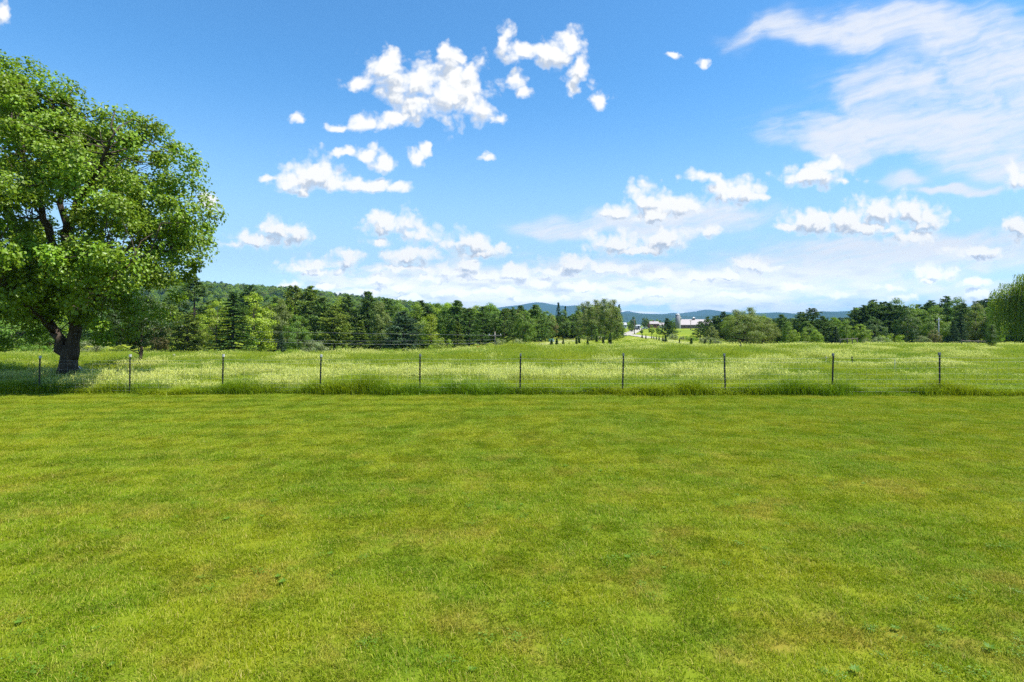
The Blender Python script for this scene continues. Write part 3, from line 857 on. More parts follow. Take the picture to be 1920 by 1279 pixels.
def willow(H=10, w=5.0, ns=1150):
    tr, cr = MB(), MB()
    limb(tr, (0, 0, -0.4), (0.2, 0, H * 0.45), 0.45, 0.3, n=6, seg=9)
    tops = []
    for k in range(20):
        az = k * 2.4; r = rng.uniform(0.25, 1.0) * w
        b = (math.cos(az) * r, math.sin(az) * r, min(0.96, 0.97 - 0.38 * (r / w) ** 2 + rng.normal(0, 0.07)) * H)
        p = limb(tr, (0.1, 0, H * rng.uniform(0.3, 0.5)), b, 0.16, 0.03, sag=0.05, n=7, seg=5); tops.append(b)
    tops = np.array(tops)
    for k in range(ns):
        t = tops[rng.integers(0, len(tops))] + rng.normal(0, 1, 3) * np.array([0.65, 0.65, 0.22])
        zb = rng.uniform(0.06, 0.45) * H
        if rng.random() < 0.25: zb = max(zb, t[2] - rng.uniform(1.0, 3.0))
        L = max(0.6, t[2] - zb); nq = int(L * 8)
        q = np.linspace(0, 1, nq)
        outd = unit(np.array([t[0], t[1], 0.0]) + 1e-3)
        p = t + outd * (0.5 * np.sin(q * 1.6))[:, None] + np.stack([0.05 * np.sin(q * 9 + k), 0.05 * np.cos(q * 7 + k), -q * L], 1)
        p += rng.normal(0, 0.06, p.shape)
        al = np.array([0, 0, -1.0]) + rng.normal(0, 0.35, p.shape)
        tone = np.clip(rng.normal(0.5, 0.15, nq) + rng.normal(0, 0.25), 0, 1)
        cr.leaves(p, rdir(nq) + np.array([0, 0, 0.2]), al, rng.uniform(0.22, 0.38, nq), rng.uniform(0.07, 0.12, nq), 0.1, rnd=tone)
    return tr.mesh('trunk', m_bark, True), cr.mesh('crown', m_leaf)

def shrub(nclump=26, nleaf=120, ls=0.55, H=10, w=7.0):
    tr, cr = MB(), MB()
    for k in range(7):
        az = k * 0.9 + rng.random(); limb(tr, (0, 0, -0.3), (math.cos(az) * w * .5, math.sin(az) * w * .5, H * rng.uniform(.5, .8)), 0.22, 0.05, n=5, seg=5)
    for k in range(nclump):
        u = rng.normal(size=3); u /= np.linalg.norm(u); u *= (0.45 + 0.55 * rng.random())
        c = np.array([u[0] * w, u[1] * w, H * (0.42 + 0.46 * u[2])])
        rad = rng.uniform(1.4, 2.6)
        v = rdir(nleaf) * rng.random((nleaf, 1)) ** 0.45 * rad * np.array([1, 1, 0.7])
        nr = unit(v) + np.array([0, 0, 0.6]) + rng.normal(0, 0.45, (nleaf, 3))
        tone = np.clip(rng.normal(0.5, 0.16, nleaf) + rng.normal(0, 0.14), 0, 1)
        p = c + v; p[:, 2] = np.maximum(p[:, 2], 0.05)
        cr.leaves(p, nr, rng.normal(0, 1, (nleaf, 3)), ls * rng.uniform(.7, 1.3, nleaf), ls * .7, 0.15, rnd=tone)
    return tr.mesh('stem', m_bark, True), cr.mesh('crown', m_leaf)

PROTO = {
 'dec': [broadleaf(cw=3.5), broadleaf(cw=3.0, c0=0.15, nclump=85), broadleaf(cw=4.2, c0=0.2, nclump=80)],
 'full': [broadleaf(cw=3.4, c0=0.03, nclump=95, hollow=0.45), broadleaf(cw=4.2, c0=0.03, nclump=100, hollow=0.45)],
 'slim': [broadleaf(cw=1.5, c0=0.05, nclump=60, nleaf=85, ls=0.2, top=1.5, trunk_r=0.12), broadleaf(cw=1.3, c0=0.09, nclump=52, nleaf=80, ls=0.2, top=1.6, trunk_r=0.12)],
 'olive': [broadleaf(cw=4.6, c0=0.0, nclump=150, nleaf=150, ls=0.16, hollow=0.5, stems=4, top=0.9)],
 'pine': [conifer(w=2.7, irreg=0.5, nl=0.5, nw=0.13, each=11, flat=0.8), conifer(w=3.1, whorls=18, irreg=0.6, nl=0.52, nw=0.13, each=12, flat=0.8), conifer(w=2.3, c0=0.15, irreg=0.5, nl=0.48, nw=0.12, flat=0.7)],
 'spruce': [conifer(w=2.3, c0=0.02, whorls=26, per=8, droop=0.32, upturn=0.16, shape='spruce', irreg=0.2, nl=0.34, nw=0.11, each=11, flat=0.3),
            conifer(w=2.0, c0=0.02, whorls=28, per=8, droop=0.28, upturn=0.14, shape='spruce', irreg=0.25, nl=0.32, nw=0.10, each=11, flat=0.3)],
 'cedar': [conifer(w=1.6, c0=0.0, whorls=15, per=7, droop=-0.5, upturn=0.0, shape='spruce', irreg=0.15, nl=0.8, nw=0.34, each=6, flat=0.8, tufts=5)],
 'willow': [willow()],
 'shrub': [shrub(), shrub(nclump=30, w=8.0)],
}
GREEN = (0.118, 0.212, 0.014); DARK = (0.060, 0.118, 0.020); BLUE = (0.064, 0.118, 0.054); YEL = (0.25, 0.335, 0.012); LIME = (0.200, 0.300, 0.014)
OLIVE = (0.155, 0.195, 0.030); SILV = (0.24, 0.285, 0.115); PINE = (0.090, 0.160, 0.026); PINEY = (0.155, 0.212, 0.026); BROWN = (0.16, 0.14, 0.040)
CAT = {'dec': ('broadleaf_tree', 'tree'), 'full': ('broadleaf_tree', 'tree'), 'slim': ('poplar_tree', 'tree'), 'olive': ('broadleaf_tree', 'tree'), 'pine': ('pine_tree', 'tree'),
       'spruce': ('spruce_tree', 'tree'), 'cedar': ('cedar_sapling', 'sapling'), 'willow': ('willow_tree', 'tree'), 'shrub': ('shrub', 'shrub')}
POSTS = [73, 243, 417, 600, 787, 975, 1167, 1360, 1560, 1762]
ORD = ['first', 'second', 'third', 'fourth', 'fifth', 'sixth', 'seventh', 'eighth', 'ninth', 'tenth']
def where(px):
    for k, p in enumerate(POSTS):
        if abs(px - p) < 22: return 'behind the %s fence post' % ORD[k]
    if px < POSTS[0]: return 'left of the first fence post'
    if px > POSTS[-1]: return 'right of the tenth fence post'
    k = max(k for k, p in enumerate(POSTS) if p < px)
    return 'between the %s and %s fence posts' % (ORD[k], ORD[k + 1])
USED = {}
_count = {}
def tree(kind, px, py_top, d, col, look, wide=1.0, variant=None, group=None, base_row=None, loc=True):
    if base_row is not None: d = d_from_row(px, base_row)
    x, y = pxx(px, d), d
    z = gz1(x, y)
    H = max(0.4, ztop(py_top, d) - z)
    v = PROTO[kind]; c = _count[kind] = _count.get(kind, -1) + 1
    tm, cm_ = v[c % len(v) if variant is None else variant]
    nm, cat = CAT[kind]
    label = look + (' ' + where(px) if loc else '')
    USED.setdefault(label, []).append(px)
    r = thing(nm, label, cat, (x, y, z), rng.uniform(0, 6.28), group)
    s = H / 10.0; r.scale = (s * wide, s * wide, s)
    o = obj('trunk' if kind != 'shrub' else 'stem', tm, r)
    o = obj('crown', cm_, r)
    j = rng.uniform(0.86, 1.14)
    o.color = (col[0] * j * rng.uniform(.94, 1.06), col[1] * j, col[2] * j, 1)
    return r

GW = 'trees along the edge of the woods'
T = tree
# ---- far left, behind the big maple
T('full', -35, 560, 84, GREEN, 'leafy green tree cut by the left photo edge,', 1.0, group=GW)
T('full', 22, 575, 80, GREEN, 'mid green leafy tree seen under the maple boughs', 1.1, group=GW)
T('full', 92, 590, 86, GREEN, 'leafy tree directly behind the maple trunk', 1.2, group=GW, loc=False)
T('dec', 178, 560, 92, DARK, 'dark leafy tree glimpsed through the maple crown', 1.1, group=GW)
T('shrub', 12, 645, 64, LIME, 'bright green bush low at the field edge', 1.0, group='bushes at the field edge')
T('shrub', 172, 632, 62, SILV, 'grey green rounded bush right of the maple trunk,', 0.9, group='bushes at the field edge')
T('shrub', 215, 643, 60, YEL, 'yellow green low bush', 1.0, group='bushes at the field edge')
T('shrub', 62, 642, 66, GREEN, 'green bush left of the maple trunk,', 1.1, group='bushes at the field edge')
T('shrub', 128, 646, 68, LIME, 'lime bush half hidden by the maple trunk', 1.0, group='bushes at the field edge', loc=False)
T('dec', 300, 598, 74, BROWN, 'brownish thin leafed tree', 0.8, group=GW)
T('pine', 322, 572, 78, PINEY, 'yellow green feathery pine', 1.1, group=GW)
T('pine', 365, 518, 105, PINE, 'tall pine poking out beside the maple crown', 1.1, group=GW)
T('pine', 352, 590, 72, PINEY, 'low spreading pine with pale layered boughs', 1.5, group=GW)
T('dec', 285, 560, 100, GREEN, 'round green tree behind the small dark one', 1.0, group=GW)
T('spruce', 437, 545, 70, DARK, 'broad dark spruce with heavy layered boughs', 1.55, 0, group=GW)
T('full', 405, 560, 86, YEL, 'yellow green tree left of the dark spruce,', 0.8, group=GW)
T('full', 478, 553, 84, YEL, 'bright yellow green tree right of the dark spruce,', 0.95, group=GW)
T('pine', 468, 533, 140, DARK, 'dark distant pine above the yellow green tree', 1.1, group=GW)
T('dec', 520, 562, 96, OLIVE, 'olive leafy tree', 0.8, group=GW)
T('spruce', 528, 624, 66, BLUE, 'small blue green conifer at the field edge', 1.3, 1, group=GW)
T('pine', 553, 534, 112, PINEY, 'tall olive pine, left of a pair,', 1.0, group=GW)
T('pine', 583, 536, 112, PINEY, 'tall olive pine, right of a pair,', 1.05, group=GW)
T('full', 558, 588, 84, GREEN, 'fresh green leafy tree in front of the pines', 0.75, group=GW)
T('pine', 604, 556, 98, PINE, 'dark layered pine', 1.1, group=GW)
T('pine', 627, 572, 86, PINEY, 'pine with bare lower trunk and thin dead boughs', 1.3, 2, group=GW)
T('shrub', 592, 632, 74, SILV, 'pale green bush under the pines', 0.8, group='bushes at the field edge')
T('pine', 652, 553, 108, PINE, 'straight dark green pine', 1.0, group=GW)
T('dec', 640, 557, 118, LIME, 'light green tree top showing between dark pines', 0.8, group=GW)
T('shrub', 645, 640, 70, LIME, 'small yellow green bush standing in the field edge', 0.55, group='bushes at the field edge')
T('spruce', 676, 600, 78, PINEY, 'low yellow green conifer with drooping boughs', 1.6, 1, group=GW)
T('pine', 691, 545, 110, PINE, 'tallest dark pine', 0.9, group=GW)
T('dec', 712, 566, 100, OLIVE, 'olive tree with a dark bare trunk', 0.7, 1, group=GW)
T('pine', 725, 558, 106, PINE, 'slim dark green pine', 0.95, group=GW)
T('pine', 756, 582, 86, BLUE, 'broad blue green pine reaching the ground', 1.35, 0, group=GW)
T('dec', 742, 564, 120, GREEN, 'round green crown behind the broad pine', 0.9, group=GW)
T('full', 780, 570, 112, LIME, 'bright green leafy tree', 0.9, group=GW)
T('pine', 803, 572, 116, DARK, 'dark pine behind the slender yellow tree', 1.0, group=GW)
T('slim', 808, 588, 80, YEL, 'slender yellow green tree with a visible trunk', 1.2, 0, group=GW)
T('shrub', 826, 628, 78, YEL, 'yellow green bush beside the slender tree', 0.8, group='bushes at the field edge')
T('dec', 838, 574, 110, GREEN, 'green tree left of the tall pine top', 0.8, group=GW)
T('pine', 857, 562, 104, PINE, 'dark tall topped pine', 1.05, 0, group=GW)
T('pine', 880, 577, 96, PINE, 'full green pine above the red sign', 1.2, 1, group=GW)
T('spruce', 858, 602, 82, PINEY, 'short spruce with pale tips, in front', 1.5, 0, group=GW)
T('pine', 905, 574, 104, PINE, 'pine with a jagged top', 1.0, group=GW)
T('dec', 926, 574, 108, GREEN, 'round topped green tree', 0.8, group=GW)
T('pine', 945, 578, 104, PINE, 'dark pine behind the utility pole', 0.95, group=GW)
T('pine', 962, 576, 110, PINE, 'narrow pine with pointed top', 0.8, group=GW)
T('full', 985, 580, 106, GREEN, 'dense dark green broad tree', 0.8, group=GW)
T('shrub', 938, 632, 82, SILV, 'pale flowering bush behind the grassy mound', 0.75, group='bushes at the field edge')
T('shrub', 972, 632, 84, SILV, 'pale flowering bush', 0.75, group='bushes at the field edge')
T('shrub', 912, 645, 80, GREEN, 'small dark bush', 0.7, group='bushes at the field edge')
T('full', 1005, 586, 118, LIME, 'light green leafy tree', 0.75, group=GW)
T('full', 1023, 581, 126, GREEN, 'rounded fresh green tree', 0.8, group=GW)
T('dec', 1036, 592, 128, BROWN, 'brownish sparse tree above the green tarp', 0.7, group=GW)
T('spruce', 1047, 566, 150, DARK, 'dark spruce top, left of two', 0.75, group=GW)
T('spruce', 1060, 573, 150, DARK, 'dark spruce top, right of two', 0.7, group=GW)
T('full', 1056, 582, 138, GREEN, 'green tree under the two spruce tops', 0.8, group=GW)
T('full', 1074, 586, 140, GREEN, 'green tree left of the poplar clump', 0.75, group=GW)
# ---- the poplar clump beside the gravel road
GP = 'tall poplars in one clump'
pops = [(1084, 572, 'leftmost thin'), (1093, 566, 'second leaning'), (1101, 563, 'open topped'), (1109, 569, 'low leafy'), (1117, 560, 'ragged topped'), (1126, 564, 'dense'),
        (1134, 558, 'tallest'), (1142, 562, 'high feathery'), (1150, 560, 'high right hand'), (1157, 574, 'rounded rightmost')]
for k, (px, t, wd) in enumerate(pops):
    T('slim', px, t, 132 + 9 * (k % 3), OLIVE if k % 3 else PINEY, wd + ' olive poplar of the clump beside the road', 1.0, group=GP, loc=False)
T('full', 1112, 603, 138, GREEN, 'low green foliage tree under the poplars', 0.9, group=GW, loc=False)
T('full', 1140, 600, 142, OLIVE, 'low olive tree under the tallest poplars', 0.8, group=GW, loc=False)
for px, t, c, lab in [(1090, 626, GREEN, 'low bushy growth under the leftmost poplars'), (1106, 628, OLIVE, 'olive bush between the poplar stems, left of the middle'), (1127, 624, GREEN, 'low green bush under the middle of the poplar clump'), (1150, 618, LIME, 'light green bush under the right-hand poplars')]:
    T('shrub', px, t, 136, c, lab, 1.25, group='bushes under the poplars', loc=False)
T('spruce', 1161, 570, 160, DARK, 'dark spruce at the right edge of the poplar clump', 0.9, group=GW, loc=False)
T('full', 1163, 602, 150, GREEN, 'round green tree at the right foot of the poplars', 0.7, group=GW, loc=False)
# ---- by the farm
T('dec', 1187, 594, 330, DARK, 'dark tree beside the farm road', 0.8, group='trees at the farm', loc=False)
T('full', 1184, 606, 260, DARK, 'small round lawn tree left of the farm road', 0.95, group='trees at the farm', loc=False)
T('dec', 1209, 594.5, 360, DARK, 'dark tree left of the farmhouse', 0.9, group='trees at the farm', loc=False)
T('dec', 1232, 598, 520, GREEN, 'green tree behind the farmhouse roof', 1.1, group='trees at the farm', loc=False)
T('full', 1222, 610, 205, LIME, 'bright green bushy tree below the farmhouse, left half', 1.1, group='trees at the farm', loc=False)
T('full', 1236, 611, 200, LIME, 'bright green bushy tree below the farmhouse, right half', 1.0, group='trees at the farm', loc=False)
T('full', 1203, 616, 210, DARK, 'dark low tree at the road junction', 0.9, group='trees at the farm', loc=False)
T('pine', 1251, 596, 170, DARK, 'dark bushy pine left of the silo', 1.25, 0, group='trees at the farm', loc=False)
T('pine', 1262, 604, 175, PINE, 'shorter green pine at the foot of the silo', 1.2, 1, group='trees at the farm', loc=False)
T('shrub', 1262, 624, 140, SILV, 'silvery bush right of the bushy pine', 1.0, group='bushes along the driveway', loc=False)
T('shrub', 1281, 628, 135, SILV, 'silvery bush below the barn', 1.0, group='bushes along the driveway', loc=False)
T('shrub', 1296, 626, 128, LIME, 'bright green bush below the barn', 1.0, group='bushes along the driveway', loc=False)
T('pine', 1314, 602, 135, DARK, 'dark pine covering the right end of the barn', 1.3, 1, group='trees at the farm', loc=False)
T('pine', 1327, 593, 150, PINE, 'green pine right of the barn, left of two', 1.0, group=GW, loc=False)
T('pine', 1340, 592, 150, PINE, 'green pine right of the barn, right of two', 1.0, group=GW, loc=False)
T('full', 1335, 610, 118, OLIVE, 'olive tree left of the big willow-like tree', 0.9, group=GW, loc=False)
T('shrub', 1322, 628, 108, SILV, 'silvery bush at the end of the driveway', 1.0, group='bushes along the driveway', loc=False)
T('shrub', 1341, 632, 104, SILV, 'grey green bush right of the driveway end', 1.0, group='bushes along the driveway', loc=False)
# ---- right-hand woods
T('pine', 1357, 584, 140, DARK, 'dark pine top', 1.1, group=GW)
T('olive', 1393, 578, 92, OLIVE, 'huge rounded olive green tree with fine foliage', 1.25, 0, group=GW)
T('olive', 1432, 594, 96, OLIVE, 'lower olive shoulder tree right of the huge one,', 1.1, 0, group=GW)
T('slim', 1408, 574, 96, OLIVE, 'wispy upright top above the huge olive tree', 1.2, 1, group=GW, loc=False)
T('pine', 1466, 589, 125, PINE, 'green pine beside the olive tree', 1.2, group=GW)
T('full', 1478, 604, 110, GREEN, 'rounded mid green tree', 0.9, group=GW)
T('pine', 1502, 584, 120, PINE, 'left one of two big pines', 1.2, 1, group=GW)
T('pine', 1524, 577, 120, DARK, 'right darker one of two big pines', 1.25, 1, group=GW)
T('pine', 1543, 592, 118, PINE, 'lower pine', 1.2, 0, group=GW)
T('full', 1487, 617, 96, LIME, 'small bright green tree, first of three in front,', 0.9, group=GW)
T('full', 1508, 616, 98, LIME, 'small bright green tree, second of three in front,', 0.9, group=GW)
T('full', 1530, 617, 98, LIME, 'small bright green tree, third of three in front,', 0.9, group=GW)
T('full', 1560, 604, 118, GREEN, 'shady green tree', 0.9, group=GW)
T('spruce', 1567, 612, 104, BLUE, 'blue green conifer among leafy trees', 1.5, group=GW)
T('full', 1586, 601, 106, GREEN, 'dome shaped green tree', 1.0, 0, group=GW)
T('full', 1614, 606, 100, LIME, 'light green dome shaped tree', 1.0, 1, group=GW)
T('shrub', 1475, 636, 84, GREEN, 'long low hedge-like bush, left,', 1.6, group='bushes at the field edge')
T('shrub', 1505, 638, 82, SILV, 'long low hedge-like bush, middle,', 1.6, group='bushes at the field edge')
T('shrub', 1536, 639, 82, GREEN, 'long low hedge-like bush, right,', 1.6, group='bushes at the field edge')
T('shrub', 1598, 634, 84, YEL, 'yellow green bush behind the rail fence', 0.9, group='bushes at the field edge', loc=False)
T('shrub', 1628, 630, 84, SILV, 'silver grey blossoming bush', 0.9, group='bushes at the field edge')
T('shrub', 1652, 628, 88, SILV, 'larger silver bush with dark gaps', 0.9, group='bushes at the field edge')
T('shrub', 1668, 620, 94, LIME, 'light green bush behind the silver ones', 0.9, group='bushes at the field edge')
pin = [(1604, 580, 'leftmost lower'), (1620, 572, 'pointed'), (1634, 568, 'high'), (1649, 570, 'broad'), (1666, 569, 'tall'), (1681, 571, 'narrow'), (1696, 573, 'thin topped')]
for px, t, wd in pin:
    T('pine', px, t, 128, PINE if px % 2 else DARK, wd + ' pine of the right-hand wood', 1.1, group=GW)
T('full', 1640, 596, 114, DARK, 'dark rounded tree below the pines', 1.0, group=GW)
T('full', 1700, 580, 104, DARK, 'big dark leafy tree, left half of a pair,', 0.85, group=GW)
T('full', 1722, 578, 106, GREEN, 'big dark leafy tree, right half of a pair,', 0.9, group=GW)
T('pine', 1745, 563, 125, DARK, 'highest dark pine of the right-hand wood', 1.0, group=GW)
T('full', 1752, 576, 112, GREEN, 'large mid green leafy tree', 1.1, group=GW)
T('pine', 1776, 567, 120, PINE, 'dark narrow pine above the blue spruce', 0.8, group=GW)
T('pine', 1796, 571, 124, PINE, 'open topped pine, left of two,', 0.9, group=GW)
T('pine', 1806, 568, 124, PINE, 'open topped pine, right of two,', 0.9, group=GW)
T('shrub', 1732, 626, 84, SILV, 'pale bush beside the dark leafy pair', 0.8, group='bushes at the field edge')
T('shrub', 1722, 640, 76, LIME, 'low bright bush at the field edge', 1.2, group='bushes at the field edge')
T('full', 1752, 618, 84, BROWN, 'brown olive rounded tree left of the blue spruce', 0.95, group=GW)
T('spruce', 1787, 600, 74, BLUE, 'blue spruce with silvery boughs at the field edge', 1.35, 0, group=GW)
T('spruce', 1801, 584, 84, BLUE, 'taller blue spruce just behind the first', 1.1, 1, group=GW)
T('full', 1830, 571, 98, OLIVE, 'olive tree between the spruces and the willow', 0.85, group=GW)
T('full', 1850, 574, 104, GREEN, 'green tree left of the willow', 0.8, group=GW)
T('full', 1866, 573, 96, LIME, 'yellowish tree touching the willow', 0.7, group=GW)
T('willow', 1938, 512, 72, (0.20, 0.29, 0.014), 'weeping willow with long hanging strands at the right edge', 0.85, 0, loc=False)
for px, t, d, c, lab in [(545, 652, 58, LIME, 'low bush before the small blue green conifer,'), (700, 652, 60, YEL, 'wide low yellow bush on the field crest'), (735, 650, 62, LIME, 'low bush at the crest of the field'),
    (330, 660, 52, GREEN, 'low dark bush before the feathery pine'), (468, 657, 54, LIME, 'low light bush under the yellow green tree'), (1420, 645, 62, GREEN, 'low bush under the huge olive tree'),
    (1570, 645, 66, LIME, 'small light bush left of the rail fence'), (1690, 645, 66, GREEN, 'small dark bush below the leafy pair'), (1880, 644, 62, YEL, 'yellow low bush under the willow strands')]:
    T('shrub', px, t, d, c, lab, 1.7, group='bushes at the field edge')
T('shrub', 1815, 642, 70, LIME, 'low light green bush', 0.9, group='bushes at the field edge')
T('full', 1985, 560, 95, GREEN, 'leafy tree beyond the right edge behind the willow', 1.0, group=GW, loc=False)
sap = T('slim', 1859, 607, 43.5, DARK, 'slim dark young tree alone in the meadow before the willow', 1.25, 1, loc=False)
# ---- cedar saplings lining the drive
GC = 'dark saplings lining the gravel drive'
seds = [(1034, 636, 651, 1.5, 'broad dark sapling, left of a thicket of three'), (1044, 634, 650, 1.3, 'dark sapling in the middle of a thicket of three'), (1056, 636, 649, 1.3, 'dark sapling, right of a thicket of three'),
 (1067, 640, 649, 0.7, 'very thin sapling right of the thicket'), (1081, 632, 648, 1.0, 'dark sapling under the left poplars'), (1086, 630, 646, 1.0, 'slightly taller dark sapling under the left poplars'),
 (1102, 634, 649, 1.1, 'bushy sapling under the middle poplars'), (1119, 629, 643, 1.2, 'sapling at the roadside under the poplars'), (1131, 631, 646, 1.1, 'sapling below the tallest poplar'),
 (1144, 623, 647, 0.95, 'tall narrow sapling beside the thin stake'), (1158, 621, 636, 1.0, 'lone sapling right of the poplar clump'), (1174, 627, 631, 1.3, 'tiny dark bush at the road fork'),
 (1204, 626, 637, 0.9, 'first sapling of the driveway row from the fork'), (1211, 627, 638, 0.8, 'second sapling of the driveway row from the fork'), (1222, 628, 637.5, 0.8, 'third sapling of the driveway row from the fork'),
 (1226, 629, 638.5, 0.8, 'short sapling close beside the third of the row'), (1230.5, 628, 640, 0.6, 'thin sapling in the middle of the driveway row'), (1236, 630, 640.5, 0.8, 'small sapling right of the thin one'),
 (1243, 629, 642, 0.9, 'pointed sapling left of the broadest one'), (1248, 628, 643, 1.3, 'broadest sapling of the driveway row'), (1274, 634, 646, 0.8, 'lone sapling below the silo'),
 (1296, 633, 648, 1.2, 'bushy sapling below the barn'), (1322, 636, 650, 1.4, 'wide sapling at the near end of the driveway'), (1333, 635, 650, 1.2, 'last sapling at the near end of the driveway')]
for px, t, b, wd, lab in seds:
    T('cedar', px, t, 100, (0.065, 0.12, 0.026), lab, wd * 1.05, group=GC, base_row=b, loc=False)
dup = {k: v for k, v in USED.items() if len(v) > 1}
for k in USED:
    if not 4 <= len(k.split()) <= 16: print('LABEL LENGTH', k)
if dup: print('DUPLICATE LABELS', dup)

# ---- the woods behind: one mass of trees on the hill and deep in the wood
def wood_kind(k, v, c):
    me = PROTO[k][v][1].copy(); nd = k in ('pine', 'spruce')
    me.materials[0] = leaf_material('wood_' + k, 0.18 if nd else 0.40, 0.015, 0.15 if nd else 0.3, c)
    return me
wood_protos = [wood_kind(k, v, c) for k, v, c in [('dec', 0, LIME), ('dec', 1, GREEN), ('full', 0, GREEN), ('full', 1, LIME), ('pine', 0, PINE), ('pine', 1, DARK), ('pine', 2, PINE), ('dec', 2, OLIVE)]]
pts = []; scl = []; idx = []
# wood behind the front rows, left and right
def in_wood(n, pa, pb, da, db, ha, hb, pine):
    d = rng.uniform(da, db, n); px = rng.uniform(pa, pb, n); x = pxx(px, d)
    for k in range(n):
        pts.append((x[k], d[k], gz1(x[k], d[k]) - 0.3)); h = rng.uniform(ha, hb) / 10; scl.append((h * 1.1, h * 1.1, h))
        idx.append(int(rng.choice([4, 5, 6])) if rng.random() < pine else int(rng.choice([0, 1, 2, 3, 7])))
in_wood(130, -120, 640, 118, 250, 9.8, 12.4, 0.4)
in_wood(110, 600, 860, 122, 250, 9.0, 11.2, 0.45)
in_wood(70, 850, 1010, 118, 230, 7.6, 9.0, 0.6)
in_wood(40, 1000, 1085, 140, 220, 5.6, 7.2, 0.4)
in_wood(18, 1085, 1160, 160, 240, 7.5, 10, 0.3)
in_wood(40, 1340, 1480, 112, 200, 5.4, 6.8, 0.5)
in_wood(60, 1470, 1600, 112, 200, 5.2, 6.6, 0.5)
in_wood(120, 1590, 2060, 132, 260, 9.5, 12.5, 0.6)
# distant hedgerows and woods on the low ground towards the mountains
for k in range(420):
    d = rng.uniform(520, 1500); px = rng.uniform(930, 2050); x = pxx(px, d)
    pts.append((x, d, gz1(x, d) - 0.5)); h = rng.uniform(0.7, 1.15); scl.append((h * 1.5, h * 1.5, h)); idx.append(int(rng.integers(0, 8)))
# the hill
hp = np.array(HILLP, float)
for k in range(5200):
    v = -1 + 1.06 * math.sqrt(rng.random()); d = 820 + 330 * v
    px = rng.uniform(-650, 1050); xh = pxx(px, 820)
    crest = ztop(np.interp(px, hp[:, 0], hp[:, 1]), 820); prof_z = max(0, 1 - abs(v) ** 1.15)
    zz = -9 + (crest + 9) * prof_z
    pts.append((xh + rng.uniform(-3, 3), d, zz - 3)); h = rng.uniform(0.8, 1.15); scl.append((h * 1.25, h * 1.25, h))
    idx.append(int(rng.choice([0, 1, 2, 3, 7, 0, 1, 4, 5])))
n0 = len(pts)
struct(instancer('woods', np.array(pts), np.column_stack([np.zeros((n0, 2)), rng.uniform(0, 6.28, n0)]), np.array(scl), idx, wood_protos), 'stuff', 'mixed woods covering the hill and filling the treeline')

# ------------------------------------------------------------------ the big maple
rng = np.random.default_rng(23)
MD = 24.2
mx, my = pxx(128, MD), MD
mz = gz1(mx, my)
def at_depth(X, Z, dy):
    k_ = (MD + dy) / MD          # the outline is the one seen from the lawn, so nearer boughs spread less
    return np.array([(X + mx) * k_ - mx, dy, (Z + mz - EYE) * k_ - mz + EYE])
def MP(px, py, dy=0.0):
    """a point of the maple, from its silhouette seen at the maple's distance"""
    return at_depth(pxx(px, MD) - mx, ztop(py, MD) - mz, dy)
maple = thing('maple_tree', 'big spreading maple with dark forked trunk at the left edge', 'tree', (mx, my, mz))
tr = MB()
def mlimb(pts, r0, r1, seg=10, n=14):
    pts = np.array(pts); s = np.linspace(0, len(pts) - 1, n)
    p = np.stack([np.interp(s, range(len(pts)), pts[:, k]) for k in range(3)], 1)
    for _ in range(2): p[1:-1] = (p[:-2] + 2 * p[1:-1] + p[2:]) / 4
    p[1:-1] += rng.normal(0, r1 * 0.5 + 0.02, (n - 2, 3))
    tr.tube(p, np.linspace(r0, r1, n), seg)
    return p
LIMBS = []
base = [MP(128, 700), MP(128, 686), MP(130, 664), MP(131, 648)]
tr.tube(base, [0.42, 0.34, 0.30, 0.27], 14)
L1 = mlimb([MP(126, 672), MP(118, 650), MP(100, 622), MP(78, 580, -0.4), MP(52, 545, -0.8), MP(20, 500, -1.4), MP(-20, 440, -2)], 0.25, 0.08)
L2 = mlimb([MP(133, 672), MP(138, 640), MP(144, 610), MP(138, 560, 0.2), MP(126, 500, 0.3), MP(118, 440, 0.1), MP(124, 350, 0.3), MP(112, 260, 0.2), MP(100, 190, 0)], 0.28, 0.05, n=18)
L3 = mlimb([MP(140, 610), MP(158, 570, 0.6), MP(178, 520, 1.0), MP(205, 485, 1.4), MP(262, 455, 2.2), MP(330, 420, 2.8)], 0.24, 0.04)
L4 = mlimb([MP(176, 524, 1.0), MP(184, 500, 1.0), MP(190, 450, 1.2), MP(200, 380, 1.6), MP(225, 300, 1.8)], 0.15, 0.03)
L5 = mlimb([MP(180, 522, 1.0), MP(215, 508, 0.6), MP(260, 492, -0.2), MP(320, 470, -1.2)], 0.12, 0.03)
L6 = mlimb([MP(124, 500, 0.3), MP(100, 455, -0.8), MP(80, 400, -1.5), MP(50, 330, -2.4), MP(20, 230, -3)], 0.20, 0.04)
L7 = mlimb([MP(126, 480, 0.3), MP(135, 440, 1.2), MP(142, 380, 2.2), MP(150, 290, 3.0), MP(160, 220, 3.4)], 0.16, 0.04)
L8 = mlimb([MP(78, 580, -0.4), MP(40, 560, 0.6), MP(-20, 530, 1.5), MP(-110, 480, 2.2), MP(-190, 440, 2.5)], 0.20, 0.04)
L9 = mlimb([MP(52, 545, -0.8), MP(30, 440, 0.5), MP(0, 330, 1.2), MP(-50, 220, 1.5), MP(-60, 140, 1.4)], 0.18, 0.04)
L10 = mlimb([MP(144, 600, 0.1), MP(170, 570, -1.4), MP(210, 530, -3.2), MP(255, 480, -4.4)], 0.08, 0.02)
L11 = mlimb([MP(118, 440, 0.1), MP(150, 380, -1.8), MP(190, 310, -3.2), MP(215, 250, -3.8)], 0.14, 0.03)
L12 = mlimb([MP(100, 622, -0.2), MP(70, 590, -2.0), MP(30, 560, -3.6), MP(-10, 520, -4.6)], 0.09, 0.02)
